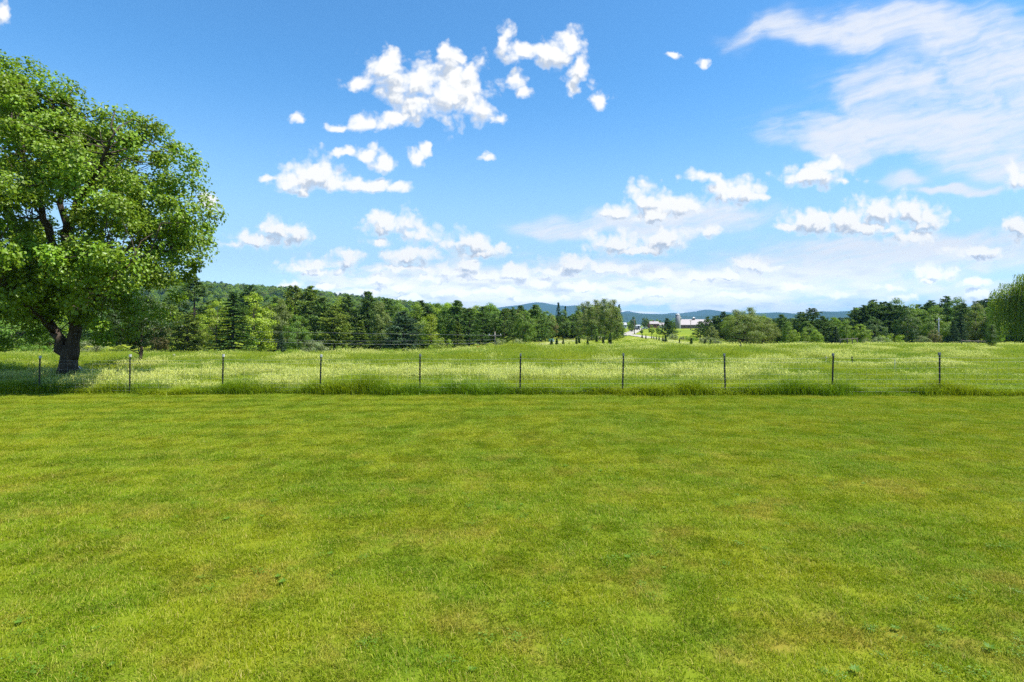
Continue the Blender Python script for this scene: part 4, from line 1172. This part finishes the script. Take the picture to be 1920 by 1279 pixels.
L13 = mlimb([MP(138, 560, 0.2), MP(120, 540, 2.4), MP(90, 500, 4.2), MP(60, 430, 5.2)], 0.16, 0.03)
SK = np.concatenate([L1[4:], L2[6:], L3[4:], L4[2:], L5[3:], L6[3:], L7[3:], L8[3:], L9[3:], L10[3:], L11[3:], L12[3:], L13[3:]])
# silhouette of the crown about its middle
CEN = MP(52, 385)
SIL = [(0, 98), (60, 108), (105, 138), (140, 148), (172, 186), (205, 200), (232, 205), (268, 212), (300, 226), (322, 238), (345, 268), (366, 285), (386, 306), (380, 335), (400, 372), (414, 400), (408, 430), (402, 455), (398, 480), (385, 505),
       (372, 526), (352, 566), (310, 604), (258, 640), (205, 652), (160, 612), (118, 606), (70, 645), (0, 660), (-90, 640), (-180, 600), (-260, 540), (-300, 460), (-300, 370), (-275, 290), (-225, 215), (-160, 150), (-80, 105)]
sp = np.array([MP(a, b) - CEN for a, b in SIL])
ang = np.arctan2(sp[:, 2], sp[:, 0]); rad = np.hypot(sp[:, 0], sp[:, 2])
o_ = np.argsort(ang); ang, rad = ang[o_], rad[o_]
ang = np.concatenate([ang - 2 * np.pi, ang, ang + 2 * np.pi]); rad = np.tile(rad, 3)
cs = []
while len(cs) < 570:
    q = rng.uniform(-1, 1, 3)
    rr = np.linalg.norm(q)
    if rr > 1 or (rr < 0.55 and rng.random() < 0.75): continue
    a = math.atan2(q[2], q[0]); rm = np.interp(a, ang, rad) - 0.95 + 0.30 * math.sin(a * 11 + 2 * math.sin(a * 5)) + 0.18 * math.sin(a * 23 + 1)
    hx = math.hypot(q[0], q[2]) ** 0.82; dy = q[1] * 6.0
    c = at_depth(CEN[0] + math.cos(a) * hx * rm, CEN[2] + math.sin(a) * hx * rm, dy)
    if c[2] < (2.3 if abs(c[0]) < 1.5 else 1.05): continue
    hole = math.sin(c[0] * 1.05 + 0.6) * math.sin(c[1] * 0.5 + 2) * math.sin(c[2] * 1.1 + 1.0)
    if hole > 0.31: continue
    cs.append(c)
# clumps along the rim so that the outline follows the photo's lobes
for k in range(len(SIL)):
    A, B = MP(*SIL[k]), MP(*SIL[(k + 1) % len(SIL)])
    for t in (0.0, 0.5):
        p = A + (B - A) * t; dd = unit(CEN - p)
        if t > 0 and rng.random() < 0.5: continue
        q = p + dd * (0.48 if t == 0 else rng.uniform(0.9, 1.5))
        if q[2] > 1.6: cs.append(at_depth(q[0], q[2], rng.normal(0, 1.4)))
cs = np.array(cs)
cr = MB()
for c in cs:
    dist = np.linalg.norm(SK - c, axis=1) + np.maximum(0, SK[:, 2] - c[2]) * 0.7; k = np.argsort(dist)[rng.integers(0, 7)]; a = SK[k]
    L = np.linalg.norm(c - a)
    t = np.linspace(0, 1, 5)[:, None]
    p = a + (c - a) * t; p[:, 2] += (0.08 * L * np.sin(np.pi * t))[:, 0]; p[1:-1] += rng.normal(0, 0.05 * L, (3, 3))
    tr.tube(p, np.linspace(min(0.035, 0.008 + 0.008 * L), 0.004, 5), 4, cap=False)
    nl = int(rng.uniform(210, 380))
    R_ = rng.uniform(0.38, 0.82)
    u = rdir(nl) * rng.random((nl, 1)) ** 0.5 * R_ * np.array([1.0, 1.0, 0.78])
    pos_ = c + u
    out = unit(c - CEN) * 0.35
    nr = unit(u) * 0.35 + out + np.array([0, 0, 0.6]) + rng.normal(0, 0.55, (nl, 3))
    al = unit(u) * 0.7 + np.array([0, 0, -0.55]) + rng.normal(0, 0.5, (nl, 3))
    sz = rng.uniform(0.08, 0.16, nl)
    tone = np.clip(rng.normal(0.5, 0.2, nl) + rng.normal(0, 0.16), 0, 1)
    cr.leaves(pos_, nr, al, sz, sz * rng.uniform(0.75, 1.0, nl), 0.14, rnd=tone)
obj('trunk', tr.mesh('trunk', m_bark, True), maple)
o = obj('crown', cr.mesh('crown', m_leaf), maple); o.color = (0.168, 0.268, 0.012, 1)

# the small dark tree beside it
d = 31.0
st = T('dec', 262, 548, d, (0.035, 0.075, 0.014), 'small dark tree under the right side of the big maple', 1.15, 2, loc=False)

# ------------------------------------------------------------------ wire fence on steel posts
m_post = plain('post_paint', (0.012, 0.016, 0.014), 0.55, 0.4, 0.3, 20)
m_tip = plain('white_tip', (0.42, 0.42, 0.41), 0.6, 0.3, 0.1, 20)
m_greytip = plain('grey_tip', (0.16, 0.17, 0.17), 0.6, 0.3, 0.1, 20)
m_wire = plain('galvanised_wire', (0.30, 0.31, 0.30), 0.6, 0.3, 0.1, 30, metal=0.0)
fence = thing('wire_fence', 'woven wire fence on dark steel posts along the lawn edge', 'fence', (0, float(fence_y(0)), gz1(0, 19.1)))
fo = np.array(fence.location)
xs = []
for px in POSTS:
    t = (px - 960) / F; xs.append(19.1 * t / (1 + 0.082 * t))
xs = [xs[0] - 3.3] + xs + [xs[-1] + 3.35, xs[-1] + 6.7]
tops = [1.35, 1.34, 1.40, 1.37, 1.37, 1.36, 1.37, 1.36, 1.34, 1.34, 1.35, 1.35, 1.35]
leans = [0, 2.2, 0.6, 0.4, 1.8, 0.5, 0.8, 1.6, -0.6, 0.8, 0, 0, 0]
def post_mesh(h):
    mb = MB()
    mb.box(-0.026, -0.0045, -0.4, 0.026, 0.0045, h)          # face flange
    mb.box(-0.0035, 0.0045, -0.4, 0.0035, 0.042, h)          # web
    for k in range(int(h / 0.055)):
        z = 0.06 + k * 0.055
        mb.box(-0.006, -0.0105, z, 0.006, -0.0045, z + 0.02)   # studs
    mb.box(-0.06, 0.0425, -0.35, 0.06, 0.046, -0.1)          # anchor plate below ground
    return mb.mesh('post', m_post)
def tip_mesh(h, mat):
    mb = MB(); mb.box(-0.029, -0.0125, h - 0.085, 0.029, 0.045, h + 0.006)
    mb.box(-0.016, -0.02, h - 0.08, 0.016, -0.0125, h - 0.05)
    return mb.mesh('post_tip', mat)
P_top = []
for k, x in enumerate(xs):
    y = float(fence_y(x)); z = gz1(x, y); h = tops[k]
    p = obj('post', post_mesh(h), fence, (x - fo[0], y - fo[1], z - fo[2]))
    p.rotation_euler = (R(rng.normal(0, 0.8)), R(leans[k]), R(rng.normal(-4.7, 3)))
    obj('post_tip', tip_mesh(h, m_tip if k <= 4 else m_greytip), p)
    P_top.append((x, y, z))
wm = MB()
hts = [0.12, 0.24, 0.37, 0.52, 0.69, 0.88, 1.08]
for h in hts + [1.20]:
    pl_ = []
    for a, b in zip(P_top[:-1], P_top[1:]):
        for t in np.linspace(0, 1, 8, endpoint=False):
            lean = math.tan(R(0.9)) * h
            pl_.append((a[0] + (b[0] - a[0]) * t + lean - fo[0], a[1] + (b[1] - a[1]) * t - 0.016 - fo[1], a[2] + (b[2] - a[2]) * t + h - 0.03 * math.sin(math.pi * t) * (h / 1.2) - fo[2]))
    wm.tube(pl_, 0.0017 if h < 1.0 else 0.0022, 4, cap=False)
for a, b in zip(P_top[:-1], P_top[1:]):
    for t in np.arange(0.04, 1, 0.0925):
        sag = 0.03 * math.sin(math.pi * t)
        X = a[0] + (b[0] - a[0]) * t - fo[0]; Y = a[1] + (b[1] - a[1]) * t - 0.0205 - fo[1]; Z = a[2] + (b[2] - a[2]) * t - fo[2]
        wm.tube([(X, Y, Z + 0.10), (X + 0.017, Y, Z + 1.09 - sag)], 0.0014, 4, cap=False)
obj('wire_mesh', wm.mesh('wire_mesh', m_wire), fence)

# ------------------------------------------------------------------ small things in the field
def stake(px, py0, py1, d, mat, r, label, lean=0.0, name='stake', group='stakes standing in the field'):
    x = pxx(px, d); z1 = ztop(py0, d); z = gz1(x, d)
    mb = MB(); dx = (z1 - z) * math.tan(R(lean))
    mb.tube([(0, 0, -0.3), (-dx * 0.5, 0.01, (z1 - z) * 0.5), (-dx, 0, z1 - z - r * 0.6)], [r, r, r], 6)
    mb.tube([(-dx, 0, z1 - z - r * 0.6), (-dx, 0, z1 - z)], [r * 0.95, r * 0.45], 6)
    mb.box(-dx - r * 1.5, -r * 1.7, (z1 - z) * 0.86, -dx + r * 1.5, -r * 0.9, (z1 - z) * 0.86 + r * 1.2)
    o = obj(name, mb.mesh(name, mat), None, (x, d, z))
    tag(o, label, 'post', group)
m_wood = plain('grey_wood', (0.16, 0.14, 0.115), 0.9, 0.1, 0.3, 8)
m_palewood = plain('pale_wood', (0.55, 0.53, 0.48), 0.85, 0.2, 0.15, 8)
m_galv = plain('galvanised_steel', (0.45, 0.46, 0.46), 0.5, 0.4, 0.1, 12)
stake(327, 664, 675, 37, m_palewood, 0.04, 'short white stake in the meadow before the pale spreading pine')
stake(403, 663, 672, 38, m_palewood, 0.03, 'thin white stake just left of the third fence post')
stake(1144, 644, 660, 48, m_wood, 0.045, 'thin dark stake below the tall narrow sapling')
stake(1388, 646, 664, 44, m_wood, 0.06, 'grey wooden stake below the huge olive tree')
stake(1442, 659, 668, 38, m_wood, 0.03, 'shorter of two small stakes in the right meadow')
stake(1458, 656, 667, 39, m_wood, 0.035, 'taller of two small stakes in the right meadow')
stake(1549, 668, 692, 29, m_galv, 0.012, 'thin pale rod just left of the ninth fence post')
stake(1553, 657, 668, 38, m_wood, 0.035, 'small dark stake just left of the ninth fence post')
stake(1599.5, 668, 696, 29, m_post, 0.03, 'dark leaning steel stake right of the ninth fence post', 8.0)
stake(1678, 674, 708, 25, m_galv, 0.012, 'thin pale rod midway between the last two fence posts')
stake(1778, 656, 664, 46, m_wood, 0.05, 'leaning wooden stake just right of the tenth fence post', 18)
stake(1790, 657, 666, 45, m_wood, 0.05, 'upright wooden stake before the blue spruce')

def rail_fence(name, pxs, d, h, label, rails):
    x0 = pxx(pxs[0], d); r = thing(name, label, 'fence', (x0, d, gz1(x0, d)))
    P_ = []
    for px in pxs:
        x = pxx(px, d) - x0; z = gz1(x + x0, d) - gz1(x0, d); P_.append((x, z))
        mb = MB(); mb.tube([(0, 0, -0.3), (0.01, 0, h * 0.6), (0, 0.01, h)], [0.055, 0.05, 0.045], 7)
        obj('post', mb.mesh('post', m_wood), r, (x, 0, z))
    for rh in rails:
        mb = MB()
        for (a, za), (b, zb) in zip(P_[:-1], P_[1:]):
            mb.tube([(a + 0.0, -0.085, za + rh), ((a + b) / 2, -0.09, (za + zb) / 2 + rh - 0.02), (b, -0.085, zb + rh)], 0.035, 6)
        obj('rail', mb.mesh('rail', m_wood), r)
rail_fence('rail_fence', [1575, 1589, 1598, 1607], 52, 0.95, 'short weathered wooden rail fence at the far meadow edge', [0.85])
rail_fence('rail_fence', [1803, 1818, 1834, 1850], 52, 0.85, 'low wooden rail fence running from the blue spruce to the willow', [0.72])

# red sign on a stake
m_red = plain('red_plastic', (0.62, 0.035, 0.02), 0.5, 0.4, 0.1, 8)
d = 50; x = pxx(897, d); z = gz1(x, d)
rs = thing('field_sign', 'small red sign on a thin stake before the dark pines', 'sign', (x, d, z))
mb = MB(); zt = ztop(649, d) - z; mb.box(-0.13, -0.012, zt - 0.36, 0.13, 0.012, zt); mb.box(-0.11, -0.018, zt - 0.34, 0.11, -0.0125, zt - 0.02)
obj('sign_panel', mb.mesh('sign_panel', m_red), rs)
mb = MB(); mb.tube([(0.10, 0.03, -0.3), (0.10, 0.03, zt * 0.6), (0.10, 0.03, zt - 0.02)], 0.015, 6)
obj('stake', mb.mesh('stake', m_palewood), rs)

# green tarp shelter
m_tarp = plain('green_tarp', (0.004, 0.055, 0.040), 0.5, 0.4, 0.25, 3)
d = 121; x = pxx(1034, d); z = gz1(x, d)
mb = MB()
u = np.linspace(-1, 1, 9); v = np.linspace(-1, 1, 7)
U, V_ = np.meshgrid(u, v)
Zt = 1.25 * (1 - np.abs(V_) ** 1.6) * (1 - 0.15 * np.abs(U) ** 3) + 0.05 * np.sin(U * 5 + V_ * 3)
i = np.arange(6)[:, None] * 9 + np.arange(8)[None, :]
mb.add(np.stack([U * 0.6, V_ * 0.8, Zt * 0.72 + 0.02], -1).reshape(-1, 3), [np.stack([i, i + 1, i + 10, i + 9], -1).reshape(-1, 4)])
for sx in (0, 8):
    ids = [(k * 9 + sx) for k in range(7)]
    vv = np.stack([U * 0.6, V_ * 0.8, Zt * 0.72 + 0.02], -1).reshape(-1, 3)[ids]
    mb.add(np.concatenate([vv, vv * np.array([1, 1, 0])]), [np.array([[k, k + 1, k + 8, k + 7] for k in range(6)])])
tag(obj('tarp_shelter', mb.mesh('tarp_shelter', m_tarp, True), None, (x, d, z)), 'low green tarp shelter at the wood edge left of the saplings', 'shelter')

# white boulders at the maple's foot
m_rock = plain('white_rock', (0.55, 0.53, 0.51), 0.9, 0.2, 0.2, 5)
def boulder(px, py, d, sx, sy, sz, label):
    mb = MB(); nu, nv = 14, 9
    vs = []
    for a in np.linspace(0.05, math.pi - 0.05, nv):
        for b in np.linspace(0, 2 * math.pi, nu, endpoint=False):
            p = np.array([math.sin(a) * math.cos(b), math.sin(a) * math.sin(b), math.cos(a)])
            k = 1 + 0.12 * math.sin(3 * p[0] + 2 * p[1] + px) + 0.10 * math.sin(5 * p[1] - 3 * p[2] + 1)
            p = np.sign(p) * np.abs(p) ** 0.8 * k; vs.append(p * np.array([sx, sy, sz]))
    fa = [[(r * nu + c, r * nu + (c + 1) % nu, (r + 1) * nu + (c + 1) % nu, (r + 1) * nu + c) for r in range(nv - 1) for c in range(nu)]]
    fa.append(np.array([list(range(nu))[::-1], list(range((nv - 1) * nu, nv * nu))]))
    mb.add(np.array(vs), [np.array(fa[0]), fa[1]])
    x = pxx(px, d); z = gz1(x, d)
    tag(obj('boulder', mb.mesh('boulder', m_rock, True), None, (x, d, z + sz * 0.5)), label, 'rock', 'white rocks at the maple')
boulder(105, 684, 25.6, 0.36, 0.3, 0.36, 'pale grey flat rock left of the maple trunk')
boulder(146, 684, 25.4, 0.24, 0.25, 0.42, 'bright white rock right of the maple trunk')

# ------------------------------------------------------------------ power line across the valley
m_cable = plain('bare_cable', (0.30, 0.31, 0.32), 0.4, 0.5, 0.05, 5)
def utility_pole(px, py_top, d, label, arm=True, rad=0.13):
    x = pxx(px, d); z = gz1(x, d); h = ztop(py_top, d) - z
    r = thing('utility_pole', label, 'pole', (x, d, z), 0, 'utility poles')
    mb = MB(); mb.tube([(0, 0, -0.5), (0, 0, h * .5), (0, 0, h)], [rad, rad * .9, rad * .75], 8); obj('shaft', mb.mesh('shaft', m_wood, True), r)
    if arm:
        mb = MB(); mb.box(-0.9, -rad - 0.09, h - 0.55, 0.9, -rad - 0.003, h - 0.43); obj('crossarm', mb.mesh('crossarm', m_wood), r)
        for sx in (-0.75, 0, 0.75):
            mb = MB(); mb.tube([(sx, -rad - 0.045, h - 0.43), (sx, -rad - 0.045, h - 0.36), (sx, -rad - 0.045, h - 0.28)], [0.04, 0.055, 0.03], 8); obj('insulator', mb.mesh('insulator', m_galv), r)
    return (x, d, z, h)
utility_pole(928, 622, 74, 'slim grey utility pole before the woods left of the grassy mound', True, 0.10)
utility_pole(1189.5, 598, 215, 'tall wooden utility pole at the road fork', True, 0.16)
utility_pole(1295, 600, 330, 'wooden utility pole standing in front of the barn', True, 0.18)
m_birch = plain('white_pole', (0.25, 0.27, 0.30), 0.6, 0.3, 0.1, 4)
x = pxx(1760, 96); z = gz1(x, 96); h = ztop(596, 96) - z
up = thing('light_pole', 'white pole with short crossbar among the trees left of the spruces', 'pole', (x, 96, z))
mb = MB(); mb.tube([(0, 0, -0.4), (0, 0, h * 0.5), (0, 0, h)], [0.10, 0.09, 0.08], 8); obj('shaft', mb.mesh('shaft', m_birch, True), up)
mb = MB(); mb.box(-0.45, -0.19, h - 0.4, 0.35, -0.12, h - 0.28); obj('crossbar', mb.mesh('crossbar', m_birch), up)
for k, (ya, yb, yc, wd) in enumerate([(622, 629, 631, 'uppermost'), (636, 637, 639, 'middle'), (640, 643, 634, 'lowest')]):
    d = 73.5
    q = np.linspace(0, 1, 40); pxs = 480 + (928 - 480) * q
    rows_ = ya + (yb - ya) * q + [0, 3, 4][k] * np.sin(np.pi * q)
    rows_[-1] = rows_[-1]
    mb = MB(); mb.tube(np.stack([pxx(pxs, d), np.full(40, d), ztop(rows_ + np.interp(q, [0, 1], [0, 0]), d)], 1), [0.008, 0.007, 0.011][k], 5)
    tag(obj('power_cable', mb.mesh('power_cable', m_cable)), wd + ' of three thin cables strung before the left woods', 'cable', 'power cables')

# ------------------------------------------------------------------ farm
m_roof = plain('white_metal_roof', (0.31, 0.275, 0.275), 0.5, 0.3, 0.06, 1.5)
m_barnwall, n = material('barn_boards')
tc = n.node('ShaderNodeTexCoord').outputs['Object']
bx_ = n.sep(tc)[0]
gr = n.math('FRACT', n.math('MULTIPLY', bx_, 4.0))
finish(n, n.mix(n.smooth(gr, 0.0, 0.12), (0.05, 0.04, 0.038), n.mix(n.noise(tc, 0.8, 4), (0.13, 0.085, 0.075), (0.20, 0.14, 0.125))), 0.9, 0.1)
m_conc, n = material('silo_staves')
tc = n.node('ShaderNodeTexCoord').outputs['Object']
gr = n.math('FRACT', n.math('MULTIPLY', n.sep(tc)[2], 1.6))
finish(n, n.mix(n.smooth(gr, 0.0, 0.10), (0.09, 0.09, 0.10), n.mix(n.noise(tc, 0.7, 4), (0.15, 0.15, 0.165), (0.24, 0.235, 0.25))), 0.9, 0.1)
m_dome = plain('silo_dome', (0.42, 0.43, 0.45), 0.35, 0.5, 0.05, 2)
m_dark = plain('dark_opening', (0.012, 0.012, 0.014), 0.5, 0.4, 0.1, 3)
m_brick = plain('red_brick', (0.22, 0.10, 0.08), 0.9, 0.1, 0.25, 3)
m_house = plain('white_clapboard', (0.5, 0.5, 0.48), 0.7, 0.2, 0.06, 2)
m_grey = plain('grey_siding', (0.34, 0.36, 0.38), 0.8, 0.2, 0.1, 2)
def gable(mb, x0, x1, y0, y1, z0, z1, ov=0.3, th=0.18):
    """pitched roof slab with ridge along x"""
    ym = (y0 + y1) / 2
    for s in (0, 1):
        ya = y0 - ov if s == 0 else y1 + ov
        za = z0 - (z1 - z0) / (ym - y0) * ov
        V = [(x0 - ov, ya, za), (x1 + ov, ya, za), (x1 + ov, ym, z1), (x0 - ov, ym, z1)]
        V += [(a, b, c + th) for a, b, c in V]
        if s == 1: V = [(a, b, c + 0.002) for a, b, c in V]
        mb.add(V, [np.array([(0, 1, 2, 3), (4, 7, 6, 5), (0, 4, 5, 1), (1, 5, 6, 2), (2, 6, 7, 3), (3, 7, 4, 0)])])
def house_walls(mb, x0, x1, y0, y1, h, hr):
    ym = (y0 + y1) / 2
    V = [(x0, y0, -1), (x1, y0, -1), (x1, y1, -1), (x0, y1, -1), (x0, y0, h), (x1, y0, h), (x1, y1, h), (x0, y1, h), (x0, ym, hr), (x1, ym, hr)]
    mb.add(V, [np.array([(0, 1, 5, 4), (2, 3, 7, 6)]), np.array([(1, 2, 6, 9, 5), (3, 0, 4, 8, 7)])])
FD = 440
def win(parent, name, x0, z0, x1, z1, y, mat=None, th=0.06):
    mb = MB(); mb.box(x0, y - th, z0, x1, y + 0.05, z1); return obj(name, mb.mesh(name, mat or m_dark), parent)
# barn
x0 = pxx(1277, FD); x1 = pxx(1337, FD); zb = ztop(616.2, FD)
barn = thing('barn', 'long grey barn with pale metal roof and two cupolas', 'barn', (x0, FD, zb))
Lb = x1 - x0; he = ztop(608.8, FD) - zb; hr = ztop(599.2, FD) - zb
mb = MB(); house_walls(mb, 0, Lb, 0, 10, he, hr - 0.05); obj('wall', mb.mesh('wall', m_barnwall), barn)
mb = MB(); gable(mb, 0, Lb, 0, 10, he, hr, 0.4); obj('roof', mb.mesh('roof', m_roof), barn)
for k in range(6):
    win(barn, 'window', 2.0 + k * 3.6, 1.2, 2.9 + k * 3.6, 2.1, 0)
win(barn, 'door', Lb - 5.0, -0.2, Lb - 2.2, 2.5, 0)
for px in (1278.6, 1304.5):
    cx = pxx(px, FD) - x0; cw_ = 0.75
    cx = max(cx, 0.7)
    mb = MB(); mb.box(cx - cw_, 5 - cw_, hr - 1.0, cx + cw_, 5 + cw_, hr + 1.15); cu = obj('cupola', mb.mesh('cupola', m_barnwall), barn)
    mb = MB(); c_ = cw_ + 0.25
    mb.add([(cx - c_, 5 - c_, hr + 1.152), (cx + c_, 5 - c_, hr + 1.152), (cx + c_, 5 + c_, hr + 1.152), (cx - c_, 5 + c_, hr + 1.152), (cx, 5, hr + 2.1)], [np.array([(3, 2, 1, 0)]), np.array([(0, 1, 4), (1, 2, 4), (2, 3, 4), (3, 0, 4)])])
    obj('cap', mb.mesh('cap', m_dome), cu)
# silo
xs_ = pxx(1270.5, FD - 4); zs = ztop(617, FD - 4)
silo = thing('silo', 'tall grey concrete silo with white domed top', 'silo', (xs_, FD - 4, zs))
hs_ = ztop(590.5, FD - 4) - zs
mb = MB(); mb.tube([(0, 0, -1), (0, 0, hs_ * .5), (0, 0, hs_)], 1.68, 24); obj('tower', mb.mesh('tower', m_conc, True), silo)
mb = MB()
q = np.linspace(0, math.pi / 2, 7)
mb.tube([(0, 0, hs_ + 0.002 + 1.1 * math.sin(a)) for a in q], [1.76 * max(0.03, math.cos(a)) for a in q], 24); obj('dome', mb.mesh('dome', m_dome, True), silo)
mb = MB(); mb.box(1.4, -0.85, 0, 2.1, -0.1, hs_ - 0.6); obj('chute', mb.mesh('chute', m_house), silo)
# farmhouse
D2 = 400
x0 = pxx(1218.5, D2); x1 = pxx(1236, D2); zb = ztop(613, D2)
fh = thing('farmhouse', 'brick farmhouse with pale roof and low white wing', 'house', (x0, D2, zb))
Lh = x1 - x0; he = ztop(607.3, D2) - zb; hr = ztop(603.0, D2) - zb
mb = MB(); house_walls(mb, 0, Lh, 0, 7, he, hr - 0.05); obj('wall', mb.mesh('wall', m_brick), fh)
mb = MB(); gable(mb, 0, Lh, 0, 7, he, hr, 0.3); rf = obj('roof', mb.mesh('roof', m_roof), fh)
mb = MB(); mb.box(3.0, 3.0, hr - 0.8, 3.7, 3.7, hr + 0.9); obj('chimney', mb.mesh('chimney', m_brick), rf)
for k in range(3): win(fh, 'window', 0.9 + k * 2.1, he - 1.5, 1.8 + k * 2.1, he - 0.4, 0)
win(fh, 'door', 2.15, -0.5, 2.85, 1.0, 0)
mb = MB(); house_walls(mb, Lh + 0.01, Lh + 4.0, 1, 6, he - 0.9, he + 0.55); obj('wing_wall', mb.mesh('wing_wall', m_house), fh)
mb = MB(); gable(mb, Lh + 0.32, Lh + 4.0, 1, 6, he - 0.9, he + 0.6, 0.3); obj('wing_roof', mb.mesh('wing_roof', m_roof), fh)
# grey shed and white cottage
D3 = 380
x0 = pxx(1192.5, D3); zb = ztop(613.2, D3)
sh = thing('shed', 'low grey shed beside the farm road', 'shed', (x0, D3, zb))
mb = MB(); house_walls(mb, 0, 2.9, 0, 4, 0.75, 1.25); obj('wall', mb.mesh('wall', m_grey), sh)
mb = MB(); gable(mb, 0, 2.9, 0, 4, 0.75, 1.3, 0.2, 0.12); obj('roof', mb.mesh('roof', m_grey), sh)
win(sh, 'door', 1.2, -0.5, 2.2, 0.6, 0)
x0 = pxx(1169, D3); zb = ztop(613, D3)
wh = thing('cottage', 'small white cottage half hidden by the poplar clump', 'house', (x0, D3, zb))
mb = MB(); house_walls(mb, 0, 2.2, 0, 5, 1.3, 2.7); obj('wall', mb.mesh('wall', m_house), wh)
mb = MB(); gable(mb, 0, 2.2, 0, 5, 1.3, 2.75, 0.25); obj('roof', mb.mesh('roof', m_grey), wh)
win(wh, 'window', 1.1, 0.2, 1.7, 1.0, 0)
# parked cars by the farm
def car(px, row, d, rotz, mat, label):
    x = pxx(px, d); z = gz1(x, d) + 0.12
    r = thing('parked_car', label, 'car', (x, d, z), rotz, 'cars by the farm road')
    mb = MB()
    prof = [(-2.1, .35), (-2.15, .75), (-1.3, .88), (-0.75, 1.35), (0.75, 1.38), (1.35, .95), (2.05, .85), (2.1, .35)]
    n_ = len(prof)
    V = [(a, -0.82, b) for a, b in prof] + [(a, 0.82, b) for a, b in prof]
    mb.add(V, [np.array([[k, k + 1, n_ + k + 1, n_ + k] for k in range(n_ - 1)] + [[n_ - 1, 0, n_, 2 * n_ - 1]]), np.array([list(range(n_))[::-1], list(range(n_, 2 * n_))])])
    obj('body', mb.mesh('body', mat), r)
    for sx in (-1.3, 1.3):
        for sy in (-0.83, 0.83):
            mb = MB(); mb.tube([(sx, sy - 0.1, .33), (sx, sy, .33), (sx, sy + 0.1, .33)], .33, 12); obj('wheel', mb.mesh('wheel', m_dark), r)
    for s_ in (-1, 1):
        mb = MB(); y = 0.826 * s_
        mb.add([(-1.1, y, .92), (-0.7, y, 1.28), (0.7, y, 1.30), (1.15, y, .96)], [np.array([(0, 1, 2, 3)])]); obj('side_window', mb.mesh('side_window', m_dark), r)
m_carg = plain('dark_car_paint', (0.03, 0.035, 0.04), 0.3, 0.6, 0.05, 3)
m_carl = plain('grey_green_car_paint', (0.25, 0.33, 0.30), 0.3, 0.6, 0.05, 3)
car(1194.5, 618, 330, 0.9, m_carg, 'small dark car on the farm road')
car(1209, 614, 395, 0.1, m_carl, 'pale grey green car parked before the farmhouse')

# ------------------------------------------------------------------ haze
hz = MB(); hz.box(-12000, -40, -70, 12000, 9800, 248)
m_haze = bpy.data.materials.new('haze'); m_haze.use_nodes = True
nt = m_haze.node_tree; nt.nodes.clear()
o_ = nt.nodes.new('ShaderNodeOutputMaterial'); pv = nt.nodes.new('ShaderNodeVolumePrincipled')
pv.inputs['Color'].default_value = (0.22, 0.45, 0.72, 1); pv.inputs['Density'].default_value = 0.00010; pv.inputs['Anisotropy'].default_value = 0.0
nt.links.new(pv.outputs[0], o_.inputs['Volume'])
m_haze.cycles.homogeneous_volume = True if hasattr(m_haze.cycles, 'homogeneous_volume') else False
struct(obj('haze', hz.mesh('haze', m_haze)), 'stuff', 'thin blue air between the camera and the mountains')
